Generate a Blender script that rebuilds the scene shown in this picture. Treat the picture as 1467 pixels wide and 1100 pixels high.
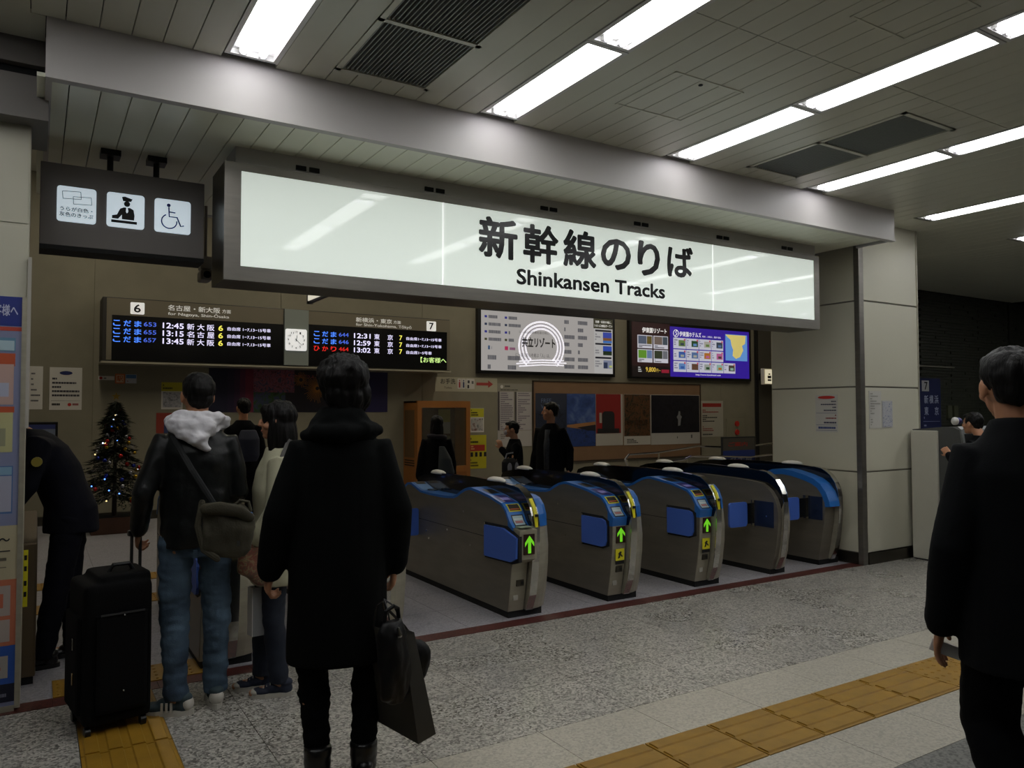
import bpy, bmesh, math, random
from mathutils import Vector, Matrix, noise
random.seed(7)
PI = math.pi
for o in list(bpy.data.objects): bpy.data.objects.remove(o)
SC = bpy.context.scene
COL = SC.collection

# ---------------------------------------------------------------- camera, world, exposure
cam = bpy.data.cameras.new('camera'); camo = bpy.data.objects.new('camera', cam); COL.objects.link(camo)
cam.sensor_width = 36.0; cam.lens = 36.0 * 1103.5 / 1467.0; cam.clip_start = 0.05; cam.clip_end = 200
camo.location = (0, 0, 1.5)
camo.rotation_mode = 'QUATERNION'
_yaw, _pit, _rol = math.radians(31.7165), math.radians(2.0416), math.radians(-0.1183)
_f = Vector((math.sin(_yaw)*math.cos(_pit), math.cos(_yaw)*math.cos(_pit), math.sin(_pit)))
_r = Vector((math.cos(_yaw), -math.sin(_yaw), 0)); _u = _r.cross(_f)
_r2 = _r*math.cos(_rol) + _u*math.sin(_rol); _u2 = _u*math.cos(_rol) - _r*math.sin(_rol)
camo.rotation_quaternion = Matrix((_r2, _u2, -_f)).transposed().to_quaternion()
SC.camera = camo
W = bpy.data.worlds.new('world'); SC.world = W; W.use_nodes = True
W.node_tree.nodes['Background'].inputs[0].default_value = (0.8, 0.85, 0.9, 1)
W.node_tree.nodes['Background'].inputs[1].default_value = 0.006
SC.view_settings.view_transform = 'Standard'; SC.view_settings.look = 'None'
SC.view_settings.gamma = 1.0; SC.view_settings.use_curve_mapping = False
SC.view_settings.exposure = 0.0
LAMP = 9.6        # radiance of the fluorescent diffusers
HALL = 4.6        # radiance of the unseen lights added in the hall beyond the gates

# ---------------------------------------------------------------- helpers
def lin(c):
    if isinstance(c, str):
        c = tuple(int(c[i:i+2], 16)/255 for i in (0, 2, 4))
    return tuple((x/12.92 if x <= .04045 else ((x+.055)/1.055)**2.4) for x in c[:3])
_M = {}
def mat(key, col='808080', rough=.5, metal=0., emit=0., ecol=None, spec=.5, var=0., vs=8., bump=0., bs=60., vc2=None, coat=0., stretch=None, trans=0.):
    """procedural principled material; var = noise variation of the colour, bump = fine relief"""
    if key in _M: return _M[key]
    m = bpy.data.materials.new(key); m.use_nodes = True; nt = m.node_tree; b = nt.nodes['Principled BSDF']
    c = lin(col); b.inputs['Base Color'].default_value = (*c, 1)
    b.inputs['Roughness'].default_value = rough; b.inputs['Metallic'].default_value = metal
    b.inputs['Specular IOR Level'].default_value = spec
    b.inputs['Coat Weight'].default_value = coat; b.inputs['Coat Roughness'].default_value = .05
    b.inputs['Transmission Weight'].default_value = trans
    if emit: 
        b.inputs['Emission Color'].default_value = (*lin(ecol or col), 1); b.inputs['Emission Strength'].default_value = emit
    if var or bump:
        tc = nt.nodes.new('ShaderNodeTexCoord'); mp = nt.nodes.new('ShaderNodeMapping')
        nt.links.new(tc.outputs['Object'], mp.inputs[0])
        if stretch: mp.inputs['Scale'].default_value = stretch
        if var:
            n = nt.nodes.new('ShaderNodeTexNoise'); n.inputs['Scale'].default_value = vs; n.inputs['Detail'].default_value = 5
            r = nt.nodes.new('ShaderNodeValToRGB'); nt.links.new(mp.outputs[0], n.inputs[0]); nt.links.new(n.outputs[0], r.inputs[0])
            c2 = lin(vc2) if vc2 else tuple(x*(1-var) for x in c)
            r.color_ramp.elements[0].position = .35; r.color_ramp.elements[1].position = .65
            r.color_ramp.elements[0].color = (*c2, 1); r.color_ramp.elements[1].color = (*c, 1)
            nt.links.new(r.outputs[0], b.inputs['Base Color'])
        if bump:
            n = nt.nodes.new('ShaderNodeTexNoise'); n.inputs['Scale'].default_value = bs; n.inputs['Detail'].default_value = 4
            bp = nt.nodes.new('ShaderNodeBump'); bp.inputs['Strength'].default_value = bump; bp.inputs['Distance'].default_value = .01
            nt.links.new(mp.outputs[0], n.inputs[0]); nt.links.new(n.outputs[0], bp.inputs['Height']); nt.links.new(bp.outputs[0], b.inputs['Normal'])
    _M[key] = m; return m
def attr_mat(key, emit=0., rough=.5):
    """flat print: colour from the colour attribute; emit for backlit screens"""
    if key in _M: return _M[key]
    m = bpy.data.materials.new(key); m.use_nodes = True; nt = m.node_tree; b = nt.nodes['Principled BSDF']
    a = nt.nodes.new('ShaderNodeAttribute'); a.attribute_name = 'ink'
    nt.links.new(a.outputs['Color'], b.inputs['Base Color']); b.inputs['Roughness'].default_value = rough
    if emit: 
        nt.links.new(a.outputs['Color'], b.inputs['Emission Color']); b.inputs['Emission Strength'].default_value = emit
        nt.links.remove(b.inputs['Base Color'].links[0]); b.inputs['Base Color'].default_value = (.01, .01, .01, 1)
    _M[key] = m; return m
def picture_mat(key, cols, scale=6., emit=0., dist=1.5, seed=0.):
    """a printed picture: procedural blotches of the given colours"""
    m = bpy.data.materials.new(key); m.use_nodes = True; nt = m.node_tree; b = nt.nodes['Principled BSDF']
    tc = nt.nodes.new('ShaderNodeTexCoord'); n = nt.nodes.new('ShaderNodeTexNoise'); n.noise_dimensions = '4D'
    n.inputs['Scale'].default_value = scale; n.inputs['Detail'].default_value = 6; n.inputs['Distortion'].default_value = dist; n.inputs['W'].default_value = seed
    r = nt.nodes.new('ShaderNodeValToRGB'); nt.links.new(tc.outputs['Object'], n.inputs[0]); nt.links.new(n.outputs[0], r.inputs[0])
    e = r.color_ramp.elements
    while len(e) < len(cols): e.new(.5)
    for i, c in enumerate(cols): e[i].position = .3 + .4*i/(len(cols)-1); e[i].color = (*lin(c), 1)
    if emit: 
        nt.links.new(r.outputs[0], b.inputs['Emission Color']); b.inputs['Emission Strength'].default_value = emit
        b.inputs['Base Color'].default_value = (.01, .01, .01, 1)
    else: nt.links.new(r.outputs[0], b.inputs['Base Color'])
    b.inputs['Roughness'].default_value = .35
    return m
def tag(o, label=None, cat=None, group=None, kind=None):
    if label: o['label'] = label
    if cat: o['category'] = cat
    if group: o['group'] = group
    if kind: o['kind'] = kind
    return o
def empty(name, loc=(0, 0, 0), rz=0., label=None, cat=None, group=None):
    o = bpy.data.objects.new(name, None); COL.objects.link(o); o.location = loc; o.rotation_euler = (0, 0, rz)
    return tag(o, label, cat, group)
def put(name, me, m=None, parent=None, loc=(0, 0, 0), smooth=False):
    if isinstance(me, bmesh.types.BMesh):
        bm = me; bmesh.ops.recalc_face_normals(bm, faces=bm.faces); me = bpy.data.meshes.new(name); bm.to_mesh(me); bm.free()
    if m is not None:
        me.materials.clear()
        for x in (m if isinstance(m, (list, tuple)) else (m,)): me.materials.append(x)
    if smooth:
        for p in me.polygons: p.use_smooth = True
    o = bpy.data.objects.new(name, me); COL.objects.link(o); o.location = loc
    if parent: o.parent = parent
    return o
def inst(o, parent=None, loc=(0, 0, 0)):
    c = o.copy(); COL.objects.link(c); c.parent = parent; c.location = loc; return c
def BM(): return bmesh.new()
def box(bm, x0, x1, y0, y1, z0, z1, bev=0.):
    vs = [bm.verts.new((x, y, z)) for z in (z0, z1) for y in (y0, y1) for x in (x0, x1)]
    F = [bm.faces.new([vs[i] for i in q]) for q in ((0, 2, 3, 1), (4, 5, 7, 6), (0, 1, 5, 4), (2, 6, 7, 3), (0, 4, 6, 2), (1, 3, 7, 5))]
    if bev:
        bmesh.ops.bevel(bm, geom=list({e for f in F for e in f.edges}), offset=bev, segments=2, affect='EDGES', profile=.6)
    return bm
def obox(name, x0, x1, y0, y1, z0, z1, m, parent=None, bev=0.):
    return put(name, box(BM(), x0, x1, y0, y1, z0, z1, bev), m, parent)
def prism(bm, poly, a0, a1, axis='x'):
    """extrude a polygon: axis x -> poly is (y,z); axis y -> poly is (x,z); axis z -> poly is (x,y)"""
    def P(p, a): return {'x': (a, p[0], p[1]), 'y': (p[0], a, p[1]), 'z': (p[0], p[1], a)}[axis]
    A = [bm.verts.new(P(p, a0)) for p in poly]; B = [bm.verts.new(P(p, a1)) for p in poly]; n = len(poly)
    fs = [bm.faces.new(A[::-1]), bm.faces.new(B)]
    fs += [bm.faces.new((A[i], A[(i+1) % n], B[(i+1) % n], B[i])) for i in range(n)]
    for f in fs[:2]: f.normal_update()
    bmesh.ops.triangulate(bm, faces=fs[:2])
    return bm
def rrect(x0, x1, z0, z1, r, n=5):
    P = []
    for cx, cz, a in ((x1-r, z0+r, -PI/2), (x1-r, z1-r, 0), (x0+r, z1-r, PI/2), (x0+r, z0+r, PI)):
        for i in range(n+1):
            t = a + PI/2*i/n; P.append((cx+r*math.cos(t), cz+r*math.sin(t)))
    return P
def disc(cx, cz, r, n=24, k=1.): return [(cx+r*math.cos(2*PI*i/n), cz+k*r*math.sin(2*PI*i/n)) for i in range(n)]
def ring_sec(bm, c, ax, ay, rx, ry, n):
    return [bm.verts.new(c + ax*(rx*math.cos(2*PI*i/n)) + ay*(ry*math.sin(2*PI*i/n))) for i in range(n)]
def skin(bm, R, cap=True):
    n = len(R[0])
    for a, b in zip(R, R[1:]):
        for i in range(n): bm.faces.new((a[i], a[(i+1) % n], b[(i+1) % n], b[i]))
    if cap: bm.faces.new(R[0][::-1]); bm.faces.new(R[-1])
def loft(bm, secs, n=20):
    """secs: (cx, cy, z, rx, ry) horizontal ellipses, closed"""
    s = list(secs)
    R = []
    def e(c, k, dz): R.append(ring_sec(bm, Vector((c[0], c[1], c[2]+dz)), Vector((1, 0, 0)), Vector((0, 1, 0)), c[3]*k, c[4]*k, n))
    up = 1 if s[-1][2] > s[0][2] else -1
    for c in s: e(c, 1, 0)
    skin(bm, R); return bm
def limb(bm, pts, rad, n=12, flat=1., side=None, caps=True):
    """tapering tube through pts; rad one radius per point; flat squashes across 'side'"""
    P = [Vector(p) for p in pts]; R = []
    def frame(i):
        t = (P[min(i+1, len(P)-1)] - P[max(i-1, 0)]).normalized()
        s = Vector(side) if side else Vector((0, 1, 0)) if abs(t.y) < .9 else Vector((1, 0, 0))
        a = (s - t*s.dot(t)).normalized(); return t, a, t.cross(a)
    for i, p in enumerate(P):
        t, a, b = frame(i); r = rad[i]
        if i == 0 and caps:
            for k, d in ((.3, .95), (.75, .66)): R.append(ring_sec(bm, p-t*r*d, a, b, r*k*flat, r*k, n))
        R.append(ring_sec(bm, p, a, b, r*flat, r, n))
        if i == len(P)-1 and caps:
            for k, d in ((.75, .66), (.3, .95)): R.append(ring_sec(bm, p+t*r*d, a, b, r*k*flat, r*k, n))
    skin(bm, R); return bm
def tube(bm, pts, r, n=8): return limb(bm, pts, [r]*len(pts), n, caps=False)
def ball(bm, c, r, seg=16, rings=10, half=False, rot=None):
    rx, ry, rz = r if isinstance(r, (tuple, list)) else (r, r, r)
    g = bmesh.ops.create_uvsphere(bm, u_segments=seg, v_segments=rings, radius=1)
    for v in g['verts']:
        if half and v.co.z < 0: v.co.z = 0
        v.co = Vector((v.co.x*rx, v.co.y*ry, v.co.z*rz))
        if rot: v.co = rot @ v.co
        v.co += Vector(c)
    return bm
TMP = bpy.data.scenes.new('scratch')
def evaluated(o):
    TMP.collection.objects.link(o); vl = TMP.view_layers[0]; vl.update(); dg = vl.depsgraph; dg.update()
    me = bpy.data.meshes.new_from_object(o.evaluated_get(dg), depsgraph=dg)
    TMP.collection.objects.unlink(o); return me
def fuse(name, bm, m, parent, voxel=.008, it=6, fold=None, smooth=True):
    """one continuous surface grown over overlapping shapes"""
    bmesh.ops.recalc_face_normals(bm, faces=bm.faces)
    me = bpy.data.meshes.new(name); bm.to_mesh(me); bm.free()
    o = bpy.data.objects.new(name, me)
    r = o.modifiers.new('r', 'REMESH'); r.mode = 'VOXEL'; r.voxel_size = voxel
    s = o.modifiers.new('s', 'SMOOTH'); s.factor = .5; s.iterations = it
    out = evaluated(o); bpy.data.objects.remove(o); bpy.data.meshes.remove(me)
    if fold:
        amp, fx, fz = fold; nn = [v.normal.copy() for v in out.vertices]
        for v, n in zip(out.vertices, nn):
            c = v.co; d = noise.noise(Vector((c.x*fx, c.y*fx, c.z*fz))) + .5*noise.noise(Vector((c.x*fx*2.1+9, c.y*fx*2.1, c.z*fz*2.1)))
            v.co = c + n*(d*amp)
    out.name = name
    return put(name, out, m, parent, smooth=smooth)
def text(name, s, x0, x1, z0, z1, y, m, parent=None, bold=0., n=(0, -1, 0), depth=0., align=None):
    """lettering on a vertical plane facing -Y, stretched to the given box; bold = stroke widening in em by repeated strikes"""
    cu = bpy.data.curves.new(name, 'FONT'); cu.body = s; cu.size = 1; cu.resolution_u = 3; cu.fill_mode = 'FRONT'
    o = bpy.data.objects.new(name, cu); me = evaluated(o); bpy.data.objects.remove(o); bpy.data.curves.remove(cu)
    if not me.vertices: return None
    V = [(v.co.x, v.co.y) for v in me.vertices]; F = [tuple(p.vertices) for p in me.polygons]; bpy.data.meshes.remove(me)
    offs = [(0, 0)]
    if bold:
        k = 8 if bold > .02 else 4
        offs += [(bold*math.cos(2*PI*(i+.5)/k), bold*math.sin(2*PI*(i+.5)/k)) for i in range(k)]
    xs = [v[0] for v in V]; ys = [v[1] for v in V]; b = bold*.93
    ax, bx, ay, by = min(xs)-b, max(xs)+b, min(ys)-b, max(ys)+b
    kx = (x1-x0)/max(bx-ax, 1e-6); kz = (z1-z0)/max(by-ay, 1e-6); VV, FF = [], []
    for i, (dx, dz) in enumerate(offs):
        base = len(VV)
        VV += [(x0+(v[0]+dx-ax)*kx, y-i*2e-5, z0+(v[1]+dz-ay)*kz) for v in V]; FF += [tuple(j+base for j in f) for f in F]
    out = bpy.data.meshes.new(name); out.from_pydata(VV, [], FF)
    o = put(name, out, m, parent)
    return o
def prints(name, rects, y, parent=None, m=None, depth=.0012):
    """flat printed patches (x0,x1,z0,z1,colour) on the plane y, facing -Y"""
    bm = BM(); lay = bm.loops.layers.float_color.new('ink')
    for i, r in enumerate(rects):
        x0, x1, z0, z1, c = r[:5]; yy = y - depth*(1+(r[5] if len(r) > 5 else 0))
        f = bm.faces.new([bm.verts.new(p) for p in ((x0, yy, z0), (x1, yy, z0), (x1, yy, z1), (x0, yy, z1))])
        for l in f.loops: l[lay] = (*lin(c), 1)
    me = bpy.data.meshes.new(name); bm.to_mesh(me); bm.free()
    return tag(put(name, me, m or attr_mat('printed ink'), parent), kind='stuff')
def textlines(x0, x1, z0, z1, n, c, seed=1, fill=.55):
    """tiny print that cannot be read in the photograph: short dashes"""
    R = random.Random(seed); out = []
    for i in range(n):
        zc = z1-(i+.5)*(z1-z0)/n; h = (z1-z0)/n*fill/2; x = x0
        while x < x1-.01:
            w = R.uniform(.02, .06)*(x1-x0)*2; e = min(x+w, x1)
            out.append((x, e, zc-h, zc+h, c, 1)); x = e+.012*(x1-x0)
            if R.random() < .12: break
    return out

# ---------------------------------------------------------------- materials
CEIL = mat('enamelled ceiling metal', 'd3d3c2', .34, spec=.4, var=.06, vs=1.5)
CEILD = mat('ceiling void black', '15150f', .9)
WALLP = mat('cream enamel wall panel', 'c2bfac', .35, var=.05, vs=1.2)
BACKW = mat('beige plaster wall', '7f7a69', .7, var=.10, vs=3., bump=.1, bs=90)
FASC = mat('pale grey fascia enamel', 'c2bebb', .5, var=.04, vs=2)
STEEL = mat('brushed stainless steel', 'aca795', .42, metal=.5, var=.12, vs=4., stretch=(1, 1, 8))
SIGNST = mat('sign frame steel', '85817a', .34, metal=.8, var=.12, vs=4., stretch=(1, 1, 8))
STEELD = mat('dark stainless steel', '5a564e', .35, metal=1., var=.1, vs=5.)
GSTEEL = mat('gate stainless side', '827c70', .36, metal=.55, var=.15, vs=2.5, stretch=(1, 1, 5))
CHROME = mat('polished chrome', 'c5c3bd', .12, metal=1.)
BLACK = mat('black plastic', '090a0b', .35)
BLACKM = mat('matt black', '0a0a0b', .8)
SMOKE = mat('glossy black smoked hood', '060607', .12, coat=.5)
BLUE = mat('blue gate plastic', '2467b4', .35, var=.05, vs=3)
BLUEF = mat('blue gate flap rubber', '3f63b8', .5)
YEL = mat('yellow sticker', 'd8cf1e', .5)
WHITE = mat('white paper', 'c9c6c0', .7)
WHITEP = mat('white plastic', 'd0cdc8', .35)
INK = mat('black ink', '0b0b0d', .6)
NAVY = mat('navy ink', '101d58', .6)
REDI = mat('red ink', 'b3261e', .6)
SKINM = mat('skin', 'b5805f', .55, var=.08, vs=12)
HAIR = mat('black hair', '080605', .5, spec=.2, bump=.4, bs=160, stretch=(1, 1, .1))

# ---------------------------------------------------------------- setting: floor
ZC, ZS = 3.385, 3.106          # main ceiling, soffit over the gates
floor = obox('floor', -6, 22, -8, 13, -.2, -.006, mat('dark joint mortar', '3a3833', .9)); tag(floor, kind='structure')
def granite(key, a, b, c, rough=.28):
    m = bpy.data.materials.new(key); m.use_nodes = True; nt = m.node_tree; bs = nt.nodes['Principled BSDF']
    tc = nt.nodes.new('ShaderNodeNewGeometry'); v = nt.nodes.new('ShaderNodeTexVoronoi'); v.inputs['Scale'].default_value = 95
    nt.links.new(tc.outputs['Position'], v.inputs['Vector']); v.inputs['Randomness'].default_value = 1
    r = nt.nodes.new('ShaderNodeValToRGB'); sep = nt.nodes.new('ShaderNodeSeparateColor'); nt.links.new(v.outputs['Color'], sep.inputs[0])
    nt.links.new(sep.outputs[0], r.inputs[0]); e = r.color_ramp.elements; e.new(.5); r.color_ramp.interpolation = 'LINEAR'
    for i, (p, cc) in enumerate(((.04, a), (.4, b), (.95, c))): e[i].position = p; e[i].color = (*lin(cc), 1)
    n = nt.nodes.new('ShaderNodeTexNoise'); n.inputs['Scale'].default_value = 1.6; n.inputs['Detail'].default_value = 1; nt.links.new(tc.outputs['Position'], n.inputs[0])
    mr = nt.nodes.new('ShaderNodeMapRange'); nt.links.new(n.outputs[0], mr.inputs[0]); mr.inputs[3].default_value = .88; mr.inputs[4].default_value = 1.10
    mx = nt.nodes.new('ShaderNodeMix'); mx.data_type = 'RGBA'; mx.blend_type = 'MULTIPLY'; mx.inputs[0].default_value = 1
    nt.links.new(r.outputs[0], mx.inputs[6]); nt.links.new(mr.outputs[0], mx.inputs[7]); nt.links.new(mx.outputs[2], bs.inputs['Base Color'])
    mr2 = nt.nodes.new('ShaderNodeMapRange'); nt.links.new(n.outputs[0], mr2.inputs[0]); mr2.inputs[3].default_value = rough-.08; mr2.inputs[4].default_value = rough+.14
    nt.links.new(mr2.outputs[0], bs.inputs['Roughness']); return m
GRAN = granite('grey speckled granite', '55524c', '8f8c85', 'bcb8b0', .26)
GRAND = granite('dark grey granite', '4a4a48', '6c6c69', '82817c', .3)
CREAMT = granite('cream stone tile', '99948a', 'a8a396', 'b5b0a3', .3)
INNER = granite('pale bluish floor tile', '807f84', '96949a', 'a3a1a6', .3)
REDST = granite('red brown stone', '3c1a17', '4a211d', '5a2a24', .4)
_tile = {}
def tile(x0, x1, y0, y1, m, j=.003, z=0.):
    k = (round(x1-x0, 3), round(y1-y0, 3), m.name); w, d = (x1-x0)/2-j/2, (y1-y0)/2-j/2
    if k not in _tile:
        _tile[k] = put('tile', box(BM(), -w, w, -d, d, -.02, 0), m, floor, ((x0+x1)/2, (y0+y1)/2, z))
        return _tile[k]
    return inst(_tile[k], floor, ((x0+x1)/2, (y0+y1)/2, z))
XG = [-.77+.56*i for i in range(24)]
def row(y0, y1, m, xa=-1.4, xb=12.2, skip=None):
    for a, b in zip(XG, XG[1:]):
        if b < xa or a > xb: continue
        if skip and a < skip[1] and b > skip[0]:
            if a < skip[0]-.02: tile(a, skip[0], y0, y1, m)
            if b > skip[1]+.02: tile(skip[1], b, y0, y1, m)
            continue
        tile(a, b, y0, y1, m)
SL = (.19, .56)
for y0, y1 in ((3.05, 3.5733), (3.5733, 4.0966), (4.0966, 4.62)): row(y0, y1, GRAN, skip=SL)
row(2.68, 3.05, CREAMT, skip=SL)
row(1.96, 2.32, CREAMT, xa=-.2); row(1.42, 1.96, GRAND, xa=0); row(.88, 1.42, GRAND, xa=0, xb=8)
for y0, y1 in ((4.76, 5.28), (5.28, 5.8), (5.8, 6.32), (6.32, 6.84)): row(y0, y1, INNER if 1 else GRAN, xb=7.0)
for k in range(9):
    for i in range(16): tile(-1.5+1.0*i, -.5+1.0*i, 6.84+.6*k, 7.44+.6*k, INNER)
for y0, y1 in ((4.62, 5.2), (5.2, 5.8)):
    for a, b in zip(XG, XG[1:]):
        if a > 7.7: tile(a, b, y0, y1, GRAN)
obox('tile', -6, 22, -8, .88, -.02, 0, GRAND, floor)
obox('tile', 7.62+.01, 22, 5.8, 6.9, -.02, 0, GRAN, floor)
rs = empty('red_floor_band', (0, 4.69, 0), 0, 'long red-brown stone band set in the floor in front of the ticket gates', 'floor band')
for i in range(16):
    a = -.9+.5*i
    if a > 6.8: break
    obox('stone', a+.001, min(a+.499, 6.86), -.069, .069, -.02, .001, REDST, rs)

# ---- tactile paving: every tile a piece, its raised bars or studs part of the tile
TACT = mat('yellow tactile tile', '96701c', .5, var=.2, vs=9, bump=.15, bs=200)
def bar_tile(L, along='x'):
    bm = box(BM(), -L/2+.002, L/2-.002, -L/2+.002, L/2-.002, -.02, .004)
    for k in range(4):
        c = -L/2+L*(k+.5)/4; h = L*.085
        P = [(c-h, .004), (c-h+.006, .010), (c+h-.006, .010), (c+h, .004)]
        if along == 'x': prism(bm, P, -L/2+.012, L/2-.012, 'x')
        else: prism(bm, P, -L/2+.012, L/2-.012, 'y')
    return bm
def stud_tile(L, n=6):
    bm = box(BM(), -L/2+.002, L/2-.002, -L/2+.002, L/2-.002, -.02, .004)
    for i in range(n):
        for j in range(n):
            ball(bm, (-L/2+L*(i+.5)/n, -L/2+L*(j+.5)/n, .004), (L*.033, L*.033, .006), 8, 4, half=True)
    return bm
L1 = .372
tp = empty('tactile_paving', (0, 2.5, 0), 0, 'yellow tactile guide path of ribbed tiles crossing the lower right of the floor', 'tactile paving')
b0 = None
for i in range(-4, 12):
    x = 2.36+.385*i
    if i == 5+0 and False: pass
    if x > 4.2: continue
    if b0 is None: b0 = put('tile', bar_tile(.38), TACT, tp, (x+.19, 0, 0))
    else: inst(b0, tp, (x+.19, 0, 0))
st = put('tile', stud_tile(.38), TACT, tp, (4.29+.19, 0, 0)); inst(st, tp, (4.675+.19, 0, 0))
for i in range(2, 8): inst(b0, tp, (4.29+.385*i+.19, 0, 0))
tq = empty('tactile_paving', (.375, 3, 0), 0, 'yellow tactile guide path running under the black suitcase toward the gates', 'tactile paving')
b1 = None
for i in range(5):
    y = 4.62-.372*(i+.5)
    if b1 is None: b1 = put('tile', bar_tile(.37, 'y'), TACT, tq, (0, y-3, 0))
    else: inst(b1, tq, (0, y-3, 0))
for k, (yc, lab) in enumerate(((4.9, 'nearest yellow studded warning row, just inside the gate line beside the suitcase'), (6.9, 'middle yellow warning row on the floor behind the gate line'), (7.8, 'farthest yellow warning row on the hall floor before the decorated tree'))):
    t = empty('warning_paving', (.47, yc, 0), 0, lab, 'tactile paving')
    s0 = put('tile', stud_tile(.3, 5), TACT, t, (-.22, 0, .002)); inst(s0, t, (.08, 0, .002))
    if k == 0: inst(s0, t, (.38-.12, 0, .0025))
    else: inst(s0, t, (.38, 0, .002)); inst(s0, t, (-.52, 0, .002))

# ---------------------------------------------------------------- setting: ceilings
LX = [-2.2, -.62, .945, 2.485, 4.06, 5.65, 7.43, 9.2, 10.95, 12.7, 14.4]     # luminaire rows
ceiling = obox('ceiling', -6, 22, -8, 4.62, ZC+.03, ZC+.2, CEILD); tag(ceiling, kind='structure')
obox('ceiling_side', 7.0, 22, 4.62, 6.95, ZC+.03, ZC+.2, CEILD, ceiling)
def plank(x0, x1, y0, y1, z, parent, m=CEIL):
    k = ('p', round(x1-x0, 4), round(y1-y0, 3)); w = (x1-x0)/2-.0022; d = (y1-y0)/2-.003
    if k not in _tile:
        bm = prism(BM(), [(-w, .02), (-w, .0015), (-w+.0015, 0), (w-.0015, 0), (w, .0015), (w, .02)], -d, d, 'y')
        _tile[k] = put('ceiling_plank', bm, m, parent, ((x0+x1)/2, (y0+y1)/2, z)); return
    inst(_tile[k], parent, ((x0+x1)/2, (y0+y1)/2, z))
VENTS = {2: (2, 6), 4: (3, 7)}
for g in range(len(LX)-1):
    a, b = LX[g]+.14, LX[g+1]-.14; w = (b-a)/9
    yb = 4.226 if b < 7 else 6.84
    if b < 0: yb = 4.53
    for k in range(9):
        x0 = a+k*w
        if x0 < -1.2: continue
        y1 = yb
        if b > 6.8 and x0 < 7.8 and g == 5: y1 = 4.61
        if g < 2: y1 = 4.53 if x0+w < .04 else 4.226
        if g in VENTS and VENTS[g][0] <= k < VENTS[g][1]:
            plank(x0, x0+w, 4.06, y1, ZC, ceiling); plank(x0, x0+w, 2.585, 2.77, ZC, ceiling)
        else: plank(x0, x0+w, 2.585, y1, ZC, ceiling)
        plank(x0, x0+w, .6, 2.585, ZC, ceiling)
    if b > 7:
        plank(LX[g+1]-.14, LX[g+1]+.14, 4.3, 6.84, ZC, ceiling)
obox('ceiling_sheet', -6, 22, -8, .6, ZC, ZC+.02, CEIL, ceiling)
for g in (0,):
    plank(-.10, .011, 4.228, 4.53, ZC+.0005, ceiling)
# luminaires
DIFF = mat('lit fluorescent diffuser', 'ffffff', .4, emit=LAMP, ecol='f4f5f4')
HOUS = mat('white luminaire housing', 'd6d6d2', .3)
TUBEM = mat('lit fluorescent tube', 'ffffff', .4, emit=LAMP*1.25, ecol='f5f2ff')
def luminaire(L):
    r = empty('ceiling_light')
    bm = BM()
    for x in (-.138, .112): box(bm, x, x+.026, -L/2, L/2, -.004, .03)
    for y in (-L/2, L/2-.022): box(bm, -.112, .112, y, y+.022, -.004, .03)
    put('housing', bm, HOUS, r)
    put('reflector', box(BM(), -.112, .112, -L/2+.022, L/2-.022, .022, .028), HOUS, r)
    put('diffuser', box(BM(), -.098, .098, -L/2+.03, L/2-.13, .002, .012), DIFF, r)
    for x in (-.05, .05):
        t = put('tube', limb(BM(), [(x, L/2-.135, .004), (x, L/2-.05, .004)], [.016, .016], 10), TUBEM, r)
        put('lamp_holder', box(BM(), x-.02, x+.02, L/2-.05, L/2-.022, -.002, .022), HOUS, r)
    return r
proto = luminaire(1.095)
def copy_tree(o, parent=None):
    c = o.copy(); COL.objects.link(c); c.parent = parent
    for ch in list(o.children): copy_tree(ch, c)
    return c
rown = ['row out of view at left', 'leftmost row in view', 'second row from left', 'third row from left', 'fourth row from left', 'fifth row from left', 'sixth row from left', 'seventh row from left', 'eighth row from left', 'ninth row from left']
first = True; seg = ['segment nearest the gates', 'second segment from the gates', 'third segment from the gates', 'fourth segment from the gates', 'fifth segment from the gates', 'sixth segment from the gates', 'seventh segment from the gates']
for i, x in enumerate(LX[1:]):
    ye = 4.17 if x < 7 else 4.27
    for k in range(7):
        if i in (0,) and k == 0: pass
        o = proto if first else copy_tree(proto); first = False
        o.location = (x, ye-1.103*(k+.5), ZC)
        tag(o, 'fluorescent light, %s, %s' % (rown[i], seg[k]), 'ceiling light', 'fluorescent luminaires in rows')
# ceiling vents
GRILL = mat('grey vent louvre', '8b8f8b', .5)
for k, (x0, x1, lab) in enumerate(((1.365, 1.925, 'pair of dark louvred ceiling vents at the top centre'), (4.637, 5.219, 'pair of grey ceiling vents between the right light rows'))):
    v = empty('ceiling_vent', ((x0+x1)/2, 3.415, ZC), 0, lab, 'vent'); w = (x1-x0)/2
    bm = BM()
    for a, b, c, d in ((-w, -w+.03, -.64, .64), (w-.03, w, -.64, .64), (-w, w, .61, .64), (-w, w, -.64, -.61), (-w, w, -.015, .015)): box(bm, a, b, c, d, -.006, .02)
    put('frame', bm, CEIL, v); put('backing', box(BM(), -w, w, -.63, .63, .02, .028), CEILD, v)
    for q in ((.015, .61), (-.61, -.015)):
        bm = BM(); n = 22
        for i in range(n):
            x = -w+.04+(2*w-.08)*i/(n-1); prism(bm, [(x-.008, .018), (x-.004, .0), (x+.002, .0), (x-.002, .018)], q[0], q[1], 'y')
        tag(put('louvres', bm, GRILL, v), kind='stuff')
for x0, x1, y0, y1, lab in ((2.99, 3.535, 3.1, 3.63, 'square access hatch in the ceiling between the second and third light rows'), (3.28, 3.72, 1.85, 2.228, 'smaller access hatch in the ceiling at the top right')):
    bm = BM()
    for a, b, c, d in ((x0, x0+.012, y0, y1), (x1-.012, x1, y0, y1), (x0, x1, y0, y0+.012), (x0, x1, y1-.012, y1)): box(bm, a, b, c, d, ZC-.004, ZC+.004)
    tag(put('access_hatch', bm, CEIL), lab, 'access hatch')
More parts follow.
